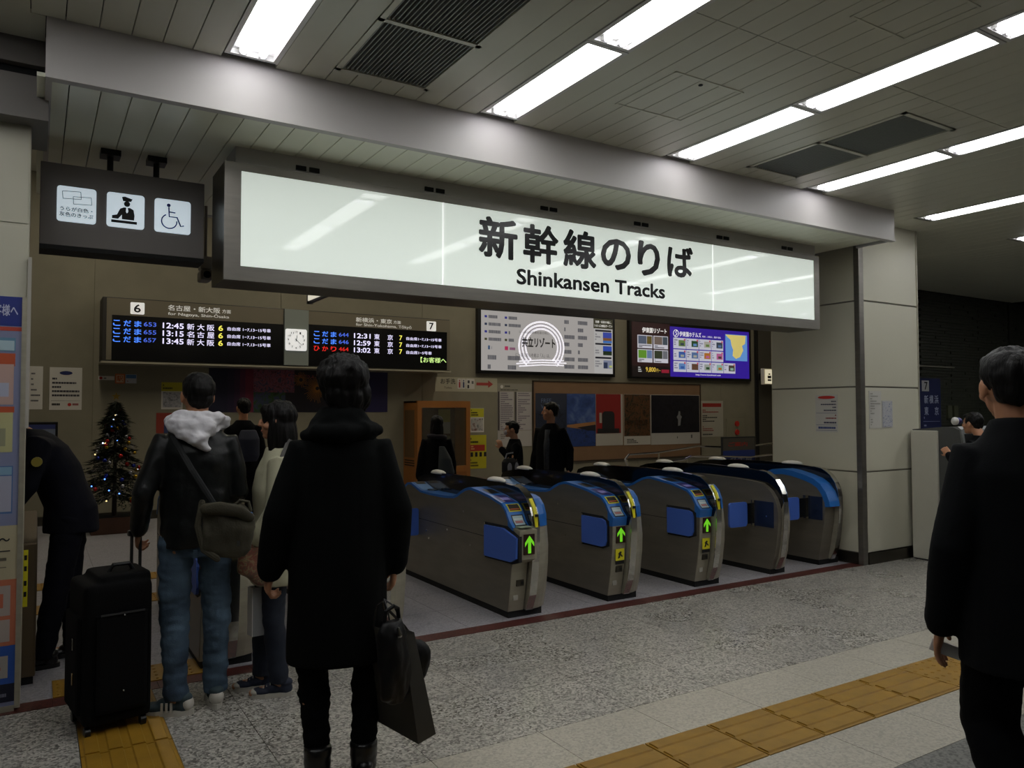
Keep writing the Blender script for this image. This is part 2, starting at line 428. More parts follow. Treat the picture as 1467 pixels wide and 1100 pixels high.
dt = put('smoke_detector', ball(BM(), (3.24, 3.16, ZC-.002), (.014, .014, .006), 12, 6), BLACK); tag(dt, 'tiny black round sensor in the ceiling beside the hatch', 'sensor')

# soffit over the gates: fascia beam, planks, trim
fas = obox('trim_1', .012, 6.85, 4.228, 4.262, ZS-.012, ZC+.02, FASC); tag(fas, kind='structure')
obox('lip', .012, 6.85, 4.216, 4.27, ZS-.016, ZS+.004, FASC, fas)
obox('end_cap', 6.822, 6.85, 4.262, 4.613, ZS-.01, ZC+.02, FASC, fas); obox('end_cap', .012, .04, 4.262, 6.6, ZS-.01, ZC+.02, FASC, fas)
sof = obox('ceiling_soffit', .03, 6.86, 4.26, 6.62, ZS+.024, ZS+.05, CEILD); tag(sof, kind='structure')
SPI = .1385
SOFM = mat('glossy brightened soffit enamel', 'ebecd8', .3, spec=.5, var=.05, vs=1.5)  # ceiling enamel made lighter in place of bounced light on the soffit
for k in range(49):
    x0 = .055+SPI*(k-.0)
    plank(x0-.08+.0, x0-.08+SPI, 4.264, 6.6, ZS, sof, SOFM)
obox('soffit_edge', .03, 6.86, 6.6, 6.64, ZS-.01, 4.7, FASC, sof)
# upper left: dark beam band and cream column carrying the guide board
DBEAM = mat('grey beam enamel', '75716c', .5)
wl = obox('wall_left', -3.2, -.044, 4.70, 5.05, 0, 2.99, WALLP); tag(wl, kind='structure')
for z0, z1 in ((0.1, .9), (.906, 1.735), (1.741, 2.46), (2.478, 3.0)):
    obox('wall_panel', -1.2, -.05, 4.694, 4.70, z0, z1, WALLP, wl, .002)
bml = obox('trim_2', -3.2, .03, 4.56, 5.1, 2.99, 3.21, DBEAM); tag(bml, kind='structure')
obox('recess', -3.2, .02, 4.60, 5.1, 3.21, 3.26, BLACKM, bml); obox('upper_band', -3.2, .02, 4.545, 5.1, 3.26, ZC+.03, DBEAM, bml)

# pillar at the right
pil = obox('wall_pillar', 6.876, 7.85, 4.624, 5.69, 0, 3.41, mat('pillar joint grey', '77746a', .8)); tag(pil, kind='structure')
ZP = [.11, .9, 1.735, 2.585, 3.40]
for a, b in zip(ZP, ZP[1:]):
    obox('wall_panel', 6.93, 7.845, 4.612, 4.63, a+.008, b-.008, WALLP, pil, .003)
    obox('wall_panel', 6.866, 6.88, 4.67, 5.685, a+.008, min(b, 3.2)-.008, WALLP, pil, .003)
obox('corner_profile', 6.852, 6.925, 4.606, 4.665, 0, ZC, SIGNST, pil, .006)
obox('edge_profile', 7.838, 7.856, 4.604, 4.64, .1, ZC, STEEL, pil, .003)
bb = obox('baseboard_right', 6.93, 7.85, 4.600, 4.624, 0, .11, STEELD); tag(bb, kind='structure')
bb2 = obox('baseboard_left', 6.856, 6.876, 4.67, 5.69, 0, .11, STEELD); tag(bb2, kind='structure')
# right room: side wall and dark brick wall
sw = obox('wall_side', 7.85, 9.4, 5.6, 5.69, 0, 3.41, WALLP); tag(sw, kind='structure')
obox('return', 9.32, 9.4, 5.69, 6.95, 0, 3.41, WALLP, sw)
BRK = mat('dark green brown brick', '34362a', .55, var=.35, vs=14, bump=.3, bs=60)
bw = obox('wall_right', 9.4, 22, 6.86, 7.05, 0, 3.41, mat('dark mortar', '0e0e0b', .9)); tag(bw, kind='structure')
BRKS = []
for j in range(46):
    for i in range(5):
        x = 11.7+.84*i+(.42 if j % 2 else .13*(j % 3)); z = 1.28+.046*j
        if z > 3.37: continue
        if len(BRKS) < 3:
            w = (.416, .4165, .417)[len(BRKS)]; o = put('brick', box(BM(), -w, w, -.02-.005*len(BRKS), .02, -.0205, .0205, .002), BRK, bw, (x, 6.85, z)); BRKS.append(o)
        else: inst(random.choice(BRKS), bw, (x, 6.85+random.uniform(-.006, .006), z))
bm = BM()
for j in range(16):
    for i in range(26): x = 9.6+.42*i+(.21 if j % 2 else 0); box(bm, x-.2, x+.2, 6.83, 6.87, .01+.078*j, .078+.078*j)
tag(put('brick_field', bm, BRK, bw), kind='stuff')
obox('vertical_joint', 14.36, 14.42, 6.80, 6.86, 0, 3.38, mat('pilaster strip', '2a2c22', .6), bw)
rb = obox('wall_rail', 11.5, 12.56, 6.78, 6.80, 2.183, 2.198, STEEL); tag(rb, 'thin metal strip on the dark brick wall above the blue platform sign', 'rail')

# back wall of the hall
wb = obox('wall_back', -6, 15, 12.0, 12.3, 0, 4.8, mat('wall joint', '6f6a58', .8)); tag(wb, kind='structure')
for i, (a, b) in enumerate(((-3.2, .655), (.66, 3.2), (3.205, 5.6), (5.605, 8.0), (8.005, 10.4), (10.405, 12.8), (12.805, 13.88))):
    obox('wall_panel', a, b, 11.985, 12.0, .12, 4.7, BACKW, wb, .003)
obox('dark_panel', 13.89, 14.42, 11.95, 12.0, 0, 4.7, mat('dark grey door frame', '4b473f', .5), wb); obox('door_seal', 13.87, 13.96, 11.93, 11.96, 0, 4.7, BLACKM, wb)
obox('panel_right', 14.42, 15, 11.96, 12.0, 0, 4.7, WALLP, wb)
br = obox('wall_hall_right', 15, 15.2, 7.0, 12.3, 0, 4.8, BACKW); tag(br, kind='structure')
bl = obox('wall_hall_left', -3.2, -3.0, 5.05, 12.3, 0, 4.8, BACKW); tag(bl, kind='structure')
hc = obox('ceiling_hall', -6, 15, 6.64, 12.3, 4.72, 4.9, CEIL); tag(hc, kind='structure')
bsb = obox('baseboard_back', -3.2, 13.88, 11.965, 11.985, 0, .12, STEELD); tag(bsb, kind='structure')
HL = mat('added hall light', 'ffffff', .4, emit=HALL*3, ecol='fff4dc')
for i, x in enumerate((.5, 3.5, 6.5, 9.5, 12.5)):  # lights out of view, added to brighten the hall and its back wall
    r = empty('added_hall_light', (x, 9.4, 4.699), 0, ['leftmost','second','middle','fourth','rightmost'][i]+' of the five hall ceiling lights beyond the soffit', 'ceiling light', 'hall ceiling lights')
    put('diffuser', box(BM(), -.12, .12, -1.6, 1.6, -.01, 0), HL, r); put('housing', box(BM(), -.15, .15, -1.63, 1.63, 0, .02), HOUS, r)
# enclosure behind the camera
we = obox('wall_near', -6, 22, -8.2, -8, 0, 3.6, WALLP); tag(we, kind='structure')

# ---------------------------------------------------------------- the big illuminated sign
SF = mat('backlit sign face', 'e2ece4', .04, emit=.52, ecol='e6efe6', spec=.28)
SY = 4.75
sg = empty('illuminated_sign', (3.68, SY, 2.28), 0, 'long white backlit station sign with large black lettering hung over the gates', 'sign')
def rel(o, p): o.location = Vector(o.location) - Vector(p.location); return o
fx0, fx1, fz0, fz1 = .93, 6.43, 2.285, 2.995
bm = BM()
for a, b, c, d in ((fx0, 1.026, fz0, fz1), (6.355, fx1, fz0, fz1), (1.026, 6.355, 2.947, fz1), (1.026, 6.355, fz0, 2.373)): box(bm, a, b, SY-.006, SY+.03, c, d)
rel(put('frame', bm, SIGNST), sg).parent = sg
bm = BM(); box(bm, fx0, fx1, SY+.03, SY+.36, fz0, fz1-.004)
rel(put('casing', bm, STEELD), sg).parent = sg
for i, (a, b) in enumerate(((1.026, 2.372), (2.382, 4.988), (4.998, 6.355))):
    rel(put('face_panel', box(BM(), a, b, SY-.001, SY+.02, 2.373, 2.947), SF), sg).parent = sg
for x in (2.377, 4.993): rel(put('divider', box(BM(), x-.005, x+.005, SY-.005, SY+.01, 2.373, 2.947), mat('white divider strip', 'f4f6f4', .4, emit=.7, ecol='f4f6f4')), sg).parent = sg
rel(put('top_trim', box(BM(), 1.0, 6.43, SY+.04, SY+.3, fz1-.004, ZS), FASC), sg).parent = sg
for i, x in enumerate((1.40, 2.29, 3.25, 4.17, 5.12, 5.98)):
    for d in (0, .085): rel(put('slot', box(BM(), x+d-.035, x+d+.03, SY+.03, SY+.045, 3.022, 3.05), BLACKM), sg).parent = sg
GL = mat('black sign lettering', '0b0c10', .2, spec=.3)
sgt = []
def ptext(p, *a, **k):
    o = text(*a, **k)
    if o: rel(o, p); o.parent = p
    return o
for s, a, b, z0, z1 in (('新', 2.657, 2.985, 2.601, 2.900), ('幹', 3.032, 3.352, 2.601, 2.896), ('線', 3.395, 3.712, 2.600, 2.897), ('の', 3.757, 4.065, 2.622, 2.873), ('り', 4.133, 4.377, 2.604, 2.892), ('ば', 4.456, 4.753, 2.624, 2.892)):
    ptext(sg, 'lettering', s, a, b, z0, z1, SY-.003, GL, bold=.031)
ptext(sg, 'lettering', 'Shinkansen Tracks', 2.975, 4.430, 2.430, 2.548, SY-.003, GL, bold=.028)

# grey pictogram sign at the left, hung from the soffit
GS = mat('grey brown sign enamel', '6d6763', .45)
gs = empty('pictogram_sign', (.45, 5.2, 2.47), 0, 'grey hanging sign with three lit square pictograms at the upper left', 'sign')
rel(put('board', box(BM(), 0.0, .897, 5.2, 5.40, 2.478, 2.962, .004), GS), gs).parent = gs
rel(put('bottom_rail', box(BM(), 0.0, .897, 5.195, 5.405, 2.452, 2.478), BLACKM), gs).parent = gs
for x in (.365, .625):
    rel(put('hanger', limb(BM(), [(x, 5.3, 2.96), (x, 5.3, ZS)], [.018, .018], 10, caps=False), BLACK), gs).parent = gs
    rel(put('hanger_flange', box(BM(), x-.055, x+.055, 5.24, 5.36, ZS-.035, ZS), BLACK), gs).parent = gs
PICT = mat('backlit pictogram square', 'dfe9ee', .3, emit=.52, ecol='d8e8f2')
ih = 2.620
for x0, x1 in ((.084, .287), (.343, .549), (.606, .815)):
    rel(put('pictogram_panel', prism(BM(), rrect(x0, x1, 2.621, 2.83, .018), 5.192, 5.2, 'y'), PICT), gs).parent = gs
def flatp(p, name, poly, y, m, d=.0025): 
    o = put(name, prism(BM(), poly, y-d, y, 'y'), m); rel(o, p); o.parent = p; return o
YI = 5.192
# ticket outlines
bm = BM()
for cx, cz in ((.160, 2.780), (.215, 2.753)):
    c, s = math.cos(.06), math.sin(.06)
    pts = [(cx+dx*c-dz*s, cz+dx*s+dz*c) for dx, dz in ((-.047, -.022), (.047, -.022), (.047, .022), (-.047, .022))]
    for i in range(4):
        a, b = pts[i], pts[(i+1) % 4]; tube(bm, [(a[0], YI-.001, a[1]), (b[0], YI-.001, b[1])], .0016, 5)
rel(put('ticket_symbol', bm, INK), gs).parent = gs
ptext(gs, 'lettering', 'うらが白色・', .100, .268, 2.683, 2.709, YI-.002, INK, bold=.02)
ptext(gs, 'lettering', '灰色のきっぷ', .098, .272, 2.650, 2.677, YI-.002, INK, bold=.02)
# staff pictogram
flatp(gs, 'staff_symbol', [(.368, 2.648), (.508, 2.648), (.508, 2.664), (.368, 2.664)], YI, INK)
flatp(gs, 'staff_symbol', [(.372, 2.672), (.405, 2.672), (.425, 2.70), (.425, 2.672), (.492, 2.672), (.494, 2.70), (.488, 2.735), (.470, 2.745), (.435, 2.745), (.415, 2.735), (.398, 2.697), (.372, 2.69)], YI, INK)
flatp(gs, 'staff_symbol', disc(.452, 2.768, .017, 16), YI, INK)
flatp(gs, 'staff_symbol', [(.424, 2.808), (.440, 2.812), (.482, 2.800), (.474, 2.784), (.430, 2.784)], YI, INK)
flatp(gs, 'tie', [(.448, 2.745), (.456, 2.745), (.459, 2.72), (.452, 2.71), (.446, 2.72)], YI-.0026, PICT)
# wheelchair pictogram
WB = mat('blue pictogram ink', '1c2a90', .5)
flatp(gs, 'wheelchair_symbol', disc(.686, 2.793, .011, 16), YI, WB)
bm = BM(); YT = YI-.001
tube(bm, [(.687, YT, 2.78), (.690, YT, 2.722), (.735, YT, 2.722), (.757, YT, 2.668), (.775, YT, 2.674)], .0045, 6)
tube(bm, [(.690, YT, 2.752), (.725, YT, 2.750)], .004, 6)
tube(bm, [(.690+.044*math.cos(math.radians(a)), YT, 2.692+.044*math.sin(math.radians(a))) for a in range(115, 372, 14)], .004, 6)
rel(put('wheelchair_symbol', bm, WB), gs).parent = gs
# small camera
cm = empty('security_camera', (1.05, 6.5, 2.6), 0, 'small grey security camera hanging between the two upper signs', 'camera')
rel(put('stem', limb(BM(), [(1.10, 6.3, 3.1), (1.10, 6.3, 2.70)], [.012, .012], 8, caps=False), GS), cm).parent = cm
rel(put('housing', box(BM(), 1.055, 1.145, 6.24, 6.36, 2.60, 2.70, .01), mat('camera grey', '8b877f', .4)), cm).parent = cm
rel(put('body', box(BM(), 1.055, 1.14, 6.22, 6.40, 2.51, 2.595, .02), GS), cm).parent = cm
rel(put('lens', prism(BM(), disc(1.098, 2.552, .028, 18), 6.205, 6.225, 'y'), BLACK), cm).parent = cm
# little lit sign peeking below the big sign
hs = empty('hanging_sign', (2.7, 7.4, 2.6), 0, 'small backlit hanging sign whose corner shows under the big sign', 'sign')
rel(put('casing', box(BM(), 2.42, 2.46, 6.9, 8.0, 2.64, 3.0, .008), BLACK), hs).parent = hs
rel(put('face', box(BM(), 2.412, 2.42, 6.92, 7.98, 2.665, 2.98), mat('warm backlit face', 'f2eee0', .3, emit=.6, ecol='f2ecd8')), hs).parent = hs
rel(put('casing_edge', box(BM(), 2.405, 2.47, 7.985, 8.0, 2.635, 3.0), BLACK), hs).parent = hs
rel(put('hanger', limb(BM(), [(2.44, 7.4, 3.0), (2.44, 7.4, 4.72)], [.02, .02], 8, caps=False), BLACK), hs).parent = hs

# ---------------------------------------------------------------- departure board
BY = 11.5
HB = mat('board header grey', '6a6353', .5)
LED = mat('dark led field', '06070a', .25)
db = empty('departure_board', (3.3, BY, 2.18), 0, 'long black departure board with coloured text rows and a clock on the hall wall', 'departure board')
def dbp(name, bm, m): o = put(name, bm, m); rel(o, db); o.parent = db; return o
dbp('casing', box(BM(), .73, 5.89, BY+.012, BY+.484, 2.18, 3.04, .01), mat('board casing dark', '26231e', .5))
dbp('header', box(BM(), .84, 3.11, BY-.004, BY+.012, 2.80, 3.025), HB)
dbp('header', box(BM(), 3.49, 5.87, BY-.004, BY+.012, 2.825, 3.025), HB)
dbp('led_field', box(BM(), .845, 3.11, BY, BY+.012, 2.2, 2.80), LED); dbp('led_field', box(BM(), 3.49, 5.83, BY, BY+.012, 2.2, 2.825), LED)
dbp('edge', box(BM(), .78, .842, BY-.002, BY+.012, 2.2, 3.025), HB); dbp('edge', box(BM(), 5.832, 5.885, BY-.002, BY+.012, 2.19, 3.025), HB)
dbp('bottom_rail', box(BM(), .72, 5.9, BY-.02, BY+.484, 2.155, 2.18), STEEL)
dbp('clock_column', box(BM(), 3.12, 3.485, BY-.03, BY+.012, 2.195, 3.03, .004), mat('clock column grey', '79807c', .5))
CLK = mat('backlit clock dial', 'f0f0ee', .4, emit=.55, ecol='eef0f2')
ck = dbp('clock', prism(BM(), rrect(3.132, 3.45, 2.413, 2.735, .025), BY-.05, BY-.03, 'y'), CLK)
def ckp(o): o.location = Vector(o.location)-Vector(db.location); o.parent = ck; o.location = Vector(o.location)-Vector(ck.location); return o
cx, cz, YK = 3.291, 2.574, BY-.052
for h in range(1, 13):
    a = PI/2-h*PI/6; x, z = cx+.118*math.cos(a), cz+.118*math.sin(a); w = .012 if h < 10 else .02
    ckp(text('numeral', str(h), x-w, x+w, z-.017, z+.017, YK, INK, bold=.02))
for nm, a, r, w in (('hour_hand', PI/2-math.radians(12*30+22/2), .075, .006), ('minute_hand', PI/2-math.radians(22*6), .125, .0045)):
    d = (math.cos(a), math.sin(a)); n_ = (-d[1], d[0])
    P = [(cx-d[0]*.02+n_[0]*w, cz-d[1]*.02+n_[1]*w), (cx-d[0]*.02-n_[0]*w, cz-d[1]*.02-n_[1]*w), (cx+d[0]*r-n_[0]*w*.4, cz+d[1]*r-n_[1]*w*.4), (cx+d[0]*r+n_[0]*w*.4, cz+d[1]*r+n_[1]*w*.4)]
    ckp(put(nm, prism(BM(), P, YK-.004, YK-.001, 'y'), INK))
def led(c, e=.9): return mat('led '+c, c, .5, emit=e, ecol=c)
LB, LV, LW, LY, LR, LG = led('4a86ff'), led('4a6ae0', .7), led('e0dcff'), led('e8e05a'), led('d8201c', .7), led('c8f090')
HW = mat('white header print', 'e8e8e4', .5, emit=.25, ecol='e8e8e4')
SQ = mat('white number square', 'f0f0ee', .5, emit=.45, ecol='f0f0ee')
def dt_(s, x0, x1, z0, z1, m, bold=.0, dy=0): return ptext(db, 'lettering', s, x0, x1, z0, z1, BY-.007-dy, m, bold=bold)
dbp('number_square', prism(BM(), rrect(1.062, 1.234, 2.824, 2.984, .015), BY-.008, BY-.004, 'y'), SQ)
dt_('6', 1.103, 1.189, 2.847, 2.959, INK, .025, .003)
dbp('number_square', prism(BM(), rrect(5.452, 5.623, 2.83, 2.99, .015), BY-.008, BY-.004, 'y'), SQ)
dt_('7', 5.497, 5.58, 2.853, 2.967, INK, .025, .003)
dt_('名古屋・新大阪', 1.528, 2.215, 2.903, 2.983, HW, .02); dt_('方面', 2.24, 2.36, 2.91, 2.965, HW, .015)
dt_('for Nagoya, Shin-Ōsaka', 1.529, 2.338, 2.828, 2.892, HW, .012)
dt_('新横浜・東京', 4.236, 4.84, 2.905, 2.981, HW, .02); dt_('方面', 4.865, 4.995, 2.912, 2.965, HW, .015)
dt_('for Shin-Yokohama, Tōkyō', 4.237, 5.183, 2.832, 2.892, HW, .012)
for i, (no, tm, dest) in enumerate((('653', '12:45', '新大阪'), ('655', '13:15', '名古屋'), ('657', '13:45', '新大阪'))):
    z = 2.654-.1075*i
    for k, ch in enumerate('こだま'): dt_(ch, .855+.128*k, .855+.128*k+.09, z, z+.079, LB, .02)
    dt_(no, 1.228, 1.384, z+.012, z+.07, LV, .01); dt_(tm, 1.464, 1.734, z, z+.078, LW, .02)
    for k, ch in enumerate(dest): dt_(ch, 1.776+.133*k, 1.776+.133*k+.096, z-.004, z+.082, LW, .01)
    dt_('6', 2.192, 2.255, z+.002, z+.08, LY, .02); dt_('自由席 1−7,13−15号車', 2.315, 2.927, z+.01, z+.065, LW, .01)
for i, (nm, no, tm, dest, car) in enumerate((('こだま', '644', '12:31', '東京', '自由席1−7,13−15号車'), ('こだま', '646', '12:59', '東京', '自由席1−7,13−15号車'), ('ひかり', '464', '13:02', '東京', '自由席1−5号車'))):
    z = 2.650-.1115*i; a, b = (LB, LV) if i < 2 else (LR, LR)
    for k, ch in enumerate(nm): dt_(ch, 3.568+.132*k, 3.568+.132*k+.093, z, z+.079, a, .02)
    dt_(no, 3.962, 4.119, z+.012, z+.072, b, .01); dt_(tm, 4.205, 4.48, z, z+.078, LW, .02)
    dt_('東', 4.54, 4.63, z-.004, z+.082, LW, .01); dt_('京', 4.765, 4.857, z-.004, z+.082, LW, .01)
    dt_('7', 4.968, 5.019, z+.002, z+.08, LY, .02); dt_(car, 5.091, 5.726 if i < 2 else 5.545, z+.008, z+.062, LW, .01)
dt_('【お客様へ', 5.345, 5.815, 2.305, 2.395, LG, .01)

# ---------------------------------------------------------------- wall screens
PR = attr_mat('printed ink'); SCR = attr_mat('backlit print', emit=.62)
WY = 11.95
s1 = empty('advert_screen', (8.2, WY, 2.18), 0, 'pale lit advertising screen with a ribbon-ring emblem on the hall wall', 'screen')
def rp(p, o): rel(o, p); o.parent = p; return o
rp(s1, put('bezel', box(BM(), 6.64, 9.76, WY-.05, WY+.03, 2.175, 3.37, .01), BLACK))
rp(s1, prints('display', [(6.71, 9.70, 2.235, 3.31, 'bdb8b4')], WY-.05, m=SCR))
bm = BM()
rp(s1, prints('display', [(9.22, 9.70, 3.12, 3.31, '3c3a28', 1), (9.235, 9.69, 2.245, 3.11, 'c8c6c4', 1)] +
  [(9.26, 9.66, z, z+.035, '101020', 2) for z in (3.06, 2.80, 2.53)] +
  [(9.45, 9.67, 2.93, 3.05, '3a4cb0', 2), (9.45, 9.67, 2.86, 2.94, '8a5a30', 3), (9.45, 9.67, 2.84, 2.885, '3a78c8', 4), (9.45, 9.67, 2.66, 2.78, '3050b8', 2), (9.45, 9.67, 2.60, 2.68, '1c3018', 3), (9.46, 9.67, 2.34, 2.50, '8890a8', 2), (9.46, 9.56, 2.34, 2.46, '303c58', 3), (9.60, 9.67, 2.36, 2.40, 'c8d078', 4)] +
  textlines(9.26, 9.43, 2.88, 3.03, 3, '555560', 3) + textlines(9.26, 9.43, 2.62, 2.76, 3, '555560', 4) + textlines(9.26, 9.43, 2.36, 2.50, 3, '555560', 5), WY-.05, m=SCR, depth=.003))
RNG = mat('white ribbon ring', 'e8e6ee', .4, emit=.85, ecol='e4e2ee'); RNG2 = mat('ribbon shade', 'a8a4b4', .4, emit=.5, ecol='a8a4b4')
for k, (r, m_) in enumerate(((.50, RNG), (.455, RNG2), (.43, RNG), (.385, RNG2), (.36, RNG))):
    bm = BM(); w = .034 if m_ is RNG else .012
    pts = [(8.0+1.0*r*math.cos(math.radians(a)), WY-.062-.001*k, 2.70+.93*r*math.sin(math.radians(a))) for a in range(-48, 229, 6)]
    for (a, b) in zip(pts, pts[1:]):
        da = Vector((a[0]-8.0, 0, a[2]-2.7)).normalized()*w/2; d2 = Vector((b[0]-8.0, 0, b[2]-2.7)).normalized()*w/2
        bm.faces.new([bm.verts.new(Vector(q)) for q in (Vector(a)-da, Vector(a)+da, Vector(b)+d2, Vector(b)-d2)])
    rp(s1, put('emblem_ring', bm, m_))
for z, w_ in ((2.435, .5), (2.39, .56), (2.345, .5)):
    rp(s1, put('emblem_ribbon', prism(BM(), [(8.0-w_, z-.03), (8.0, z+.01), (8.0+w_, z+.012), (8.0+w_, z+.034), (8.0, z+.032), (8.0-w_, z-.006)], WY-.066, WY-.062, 'y'), RNG))
ptext(s1, 'lettering', '共立リゾート', 7.56, 8.30, 2.68, 2.87, WY-.07, mat('dark screen ink', '0c0c14', .6), bold=.035)
ptext(s1, 'lettering', 'にっぽんの心を結ぶ「人」は、', 7.42, 8.18, 2.50, 2.575, WY-.07, mat('grey screen ink', '4c4c56', .5))
ptext(s1, 'lettering', 'にっぽんの名勝名泉の地に', 7.50, 8.16, 2.935, 2.985, WY-.07, mat('grey screen ink'))
rp(s1, prints('display', sum([[(6.78+.42*c, 6.83+.42*c, 3.2-.135*r_-.02, 3.2-.135*r_+.02, ('2c2c90', '203050', '2c2c90', '404020')[r_])]+textlines(6.86+.42*c, 7.12+.42*c, 3.2-.135*r_-.02, 3.2-.135*r_+.02, 1, '606066', 10+r_*2+c, 1.4) for r_ in range(4) for c in range(2)], []) +
  [(6.85, 6.89, 2.61, 2.68, '3c5a80'), (7.20, 7.27, 2.61, 2.68, 'c02a60')] + textlines(6.92, 7.1, 2.62, 2.66, 1, '5a5a70', 31, 1.2) + textlines(7.3, 7.5, 2.62, 2.66, 1, '8a4a70', 32, 1.2) +
  sum([textlines(6.84+.42*c, 7.10+.42*c, z-.03, z+.03, 1, '606066', int(z*10)+c, 1.3) for z in (2.47, 2.30) for c in range(2)], []) +
  sum([textlines(8.52+.32*c, 8.76+.32*c, 3.2-.142*r_-.03, 3.2-.142*r_+.03, 1, '606066', 50+r_*2+c, 1.2) for r_ in range(7) for c in range(2)], []), WY-.05, m=SCR, depth=.004))
ptext(s1, 'lettering', '名勝・名泉の地に、', 9.26, 9.66, 3.225, 3.275, WY-.064, mat('white screen ink', 'f0f0f0', .5, emit=.7, ecol='f0f0f0'))
ptext(s1, 'lettering', 'いよいよ28番店オープン!', 9.24, 9.68, 3.15, 3.20, WY-.064, mat('white screen ink'))

s2 = empty('advert_screen', (11.9, WY, 2.17), 0, 'purple and dark red lit advertising screen with rows of small hotel pictures', 'screen')
rp(s2, put('bezel', box(BM(), 10.13, 13.69, WY-.05, WY+.03, 2.165, 3.34, .01), BLACK))
R_ = random.Random(4); cols = ['6f8a4a', '2e5230', 'b8b4a8', '3f4a58', '3c62b0', '5a78a8', 'c07a30', 'c86aa0', '6a94d0', '6a4a38', 'aab0a8', '9ac0b0', '504840']
rects = [(10.19, 11.23, 2.20, 3.31, '2a0f12'), (10.19, 11.23, 2.20, 2.42, '100608', 1), (11.23, 13.62, 2.22, 3.27, '3a1fa8')]
for i in range(2):
    for j in range(2):
        x, z = 10.34+.43*i, 2.785-.29*j
        rects += [(x, x+.40, z, z+.265, 'e2e0ea', 1), (x+.02, x+.24, z+.085, z+.25, ('5a6478', '7a6a60', '6aa030', '38402c')[i+2*j], 2), (x+.25, x+.385, z+.085, z+.25, ('6a5a28', '4a5660', '7088b0', '787a80')[i+2*j], 2)] + [(a, b, c, d, e, 2) for a, b, c, d, e, f in textlines(x+.03, x+.37, z+.01, z+.07, 2, '303038', i*3+j)]
k = 0
for j in range(3):
    for i in range(5):
        if i == 4 and j < 2: continue
        x, z = 11.32+.372*i, 2.815-.245*j
        rects += [(x, x+.36, z, z+.225, 'dcdcea', 1), (x+.15, x+.34, z+.05, z+.18, cols[k % 13], 2), (x+.20, x+.30, z+.07, z+.12, cols[(k*5+3) % 13], 3), (x+.30, x+.34, z+.17, z+.21, 'd04a68', 3)] + [(a, b, c, d, e, 2) for a, b, c, d, e, f in textlines(x+.02, x+.13, z+.06, z+.2, 3, '8a88a0', k)]; k += 1
rects += [(12.86, 13.55, 2.61, 3.19, '6fa8f0', 4)]
rp(s2, prints('display', rects, WY-.05, m=SCR, depth=.002))
rp(s2, put('map_shape', prism(BM(), [(12.86, 3.18), (13.50, 3.18), (13.48, 3.0), (13.38, 2.95), (13.42, 2.85), (13.32, 2.70), (13.18, 2.655), (13.08, 2.72), (13.10, 2.85), (13.05, 2.95), (13.02, 3.07), (12.92, 3.13)], WY-.064, WY-.061, 'y'), mat('map sand', 'd8c878', .5, emit=.6, ecol='d8c878')))
WI = mat('white screen ink')
ptext(s2, 'lettering', '伊東園リゾート', 10.46, 11.13, 3.10, 3.21, WY-.062, WI, bold=.02)
ptext(s2, 'lettering', '伊東園ホテルズ', 11.49, 12.12, 3.07, 3.18, WY-.062, WI, bold=.01)
ptext(s2, 'lettering', '気軽に、お風呂に、最高の温泉。', 12.15, 12.72, 3.08, 3.12, WY-.062, WI)
ptext(s2, 'lettering', 'http://www.itoenhotel.com', 11.95, 12.70, 2.25, 2.295, WY-.062, WI)
ptext(s2, 'lettering', '9,800', 10.55, 10.82, 2.29, 2.40, WY-.062, mat('gold screen ink', 'e0c050', .5, emit=.6, ecol='e0c050'), bold=.02)
ptext(s2, 'lettering', '円〜', 10.84, 10.95, 2.30, 2.37, WY-.062, mat('gold screen ink'))
rp(s2, prints('display', [(10.98, 11.19, 2.29, 2.36, 'a02038')] + textlines(10.35, 10.53, 2.29, 2.41, 3, 'd0d0d0', 9), WY-.056, m=SCR))
bm = BM(); tube(bm, [(11.39+.07*math.cos(a*PI/10), WY-.063, 3.13+.075*math.sin(a*PI/10)) for a in range(21)], .006, 5); tube(bm, [(11.37, WY-.063, 3.08), (11.42, WY-.063, 3.12), (11.38, WY-.063, 3.15), (11.41, WY-.063, 3.19)], .007, 5)
rp(s2, put('emblem', bm, WI))

# small lit sign "7" and hall furniture on the right
s7 = empty('platform_sign', (14.1, WY, 2.1), 0, 'small warm backlit square sign with a platform symbol and the figure 7', 'sign')
rp(s7, put('casing', box(BM(), 13.82, 14.36, WY-.30, WY-.2, 2.09, 2.45, .01), mat('ivory sign case', 'cfc8b0', .4)))
rp(s7, put('mount', box(BM(), 14.0, 14.2, WY-.2, WY+.0, 2.2, 2.35), BLACK))
rp(s7, put('face', box(BM(), 13.84, 14.34, WY-.305, WY-.30, 2.11, 2.43), mat('warm sign face', 'efe6c8', .4, emit=.55, ecol='f0e6c6')))
ptext(s7, 'lettering', '7', 14.16, 14.27, 2.2, 2.36, WY-.31, INK, bold=.02)
rp(s7, prints('symbol', [(13.92, 14.04, 2.17, 2.21, '181818'), (13.92, 14.04, 2.23, 2.29, '181818'), (13.95, 14.01, 2.31, 2.34, '181818'), (14.085, 14.09, 2.16, 2.39, '807860')], WY-.306))

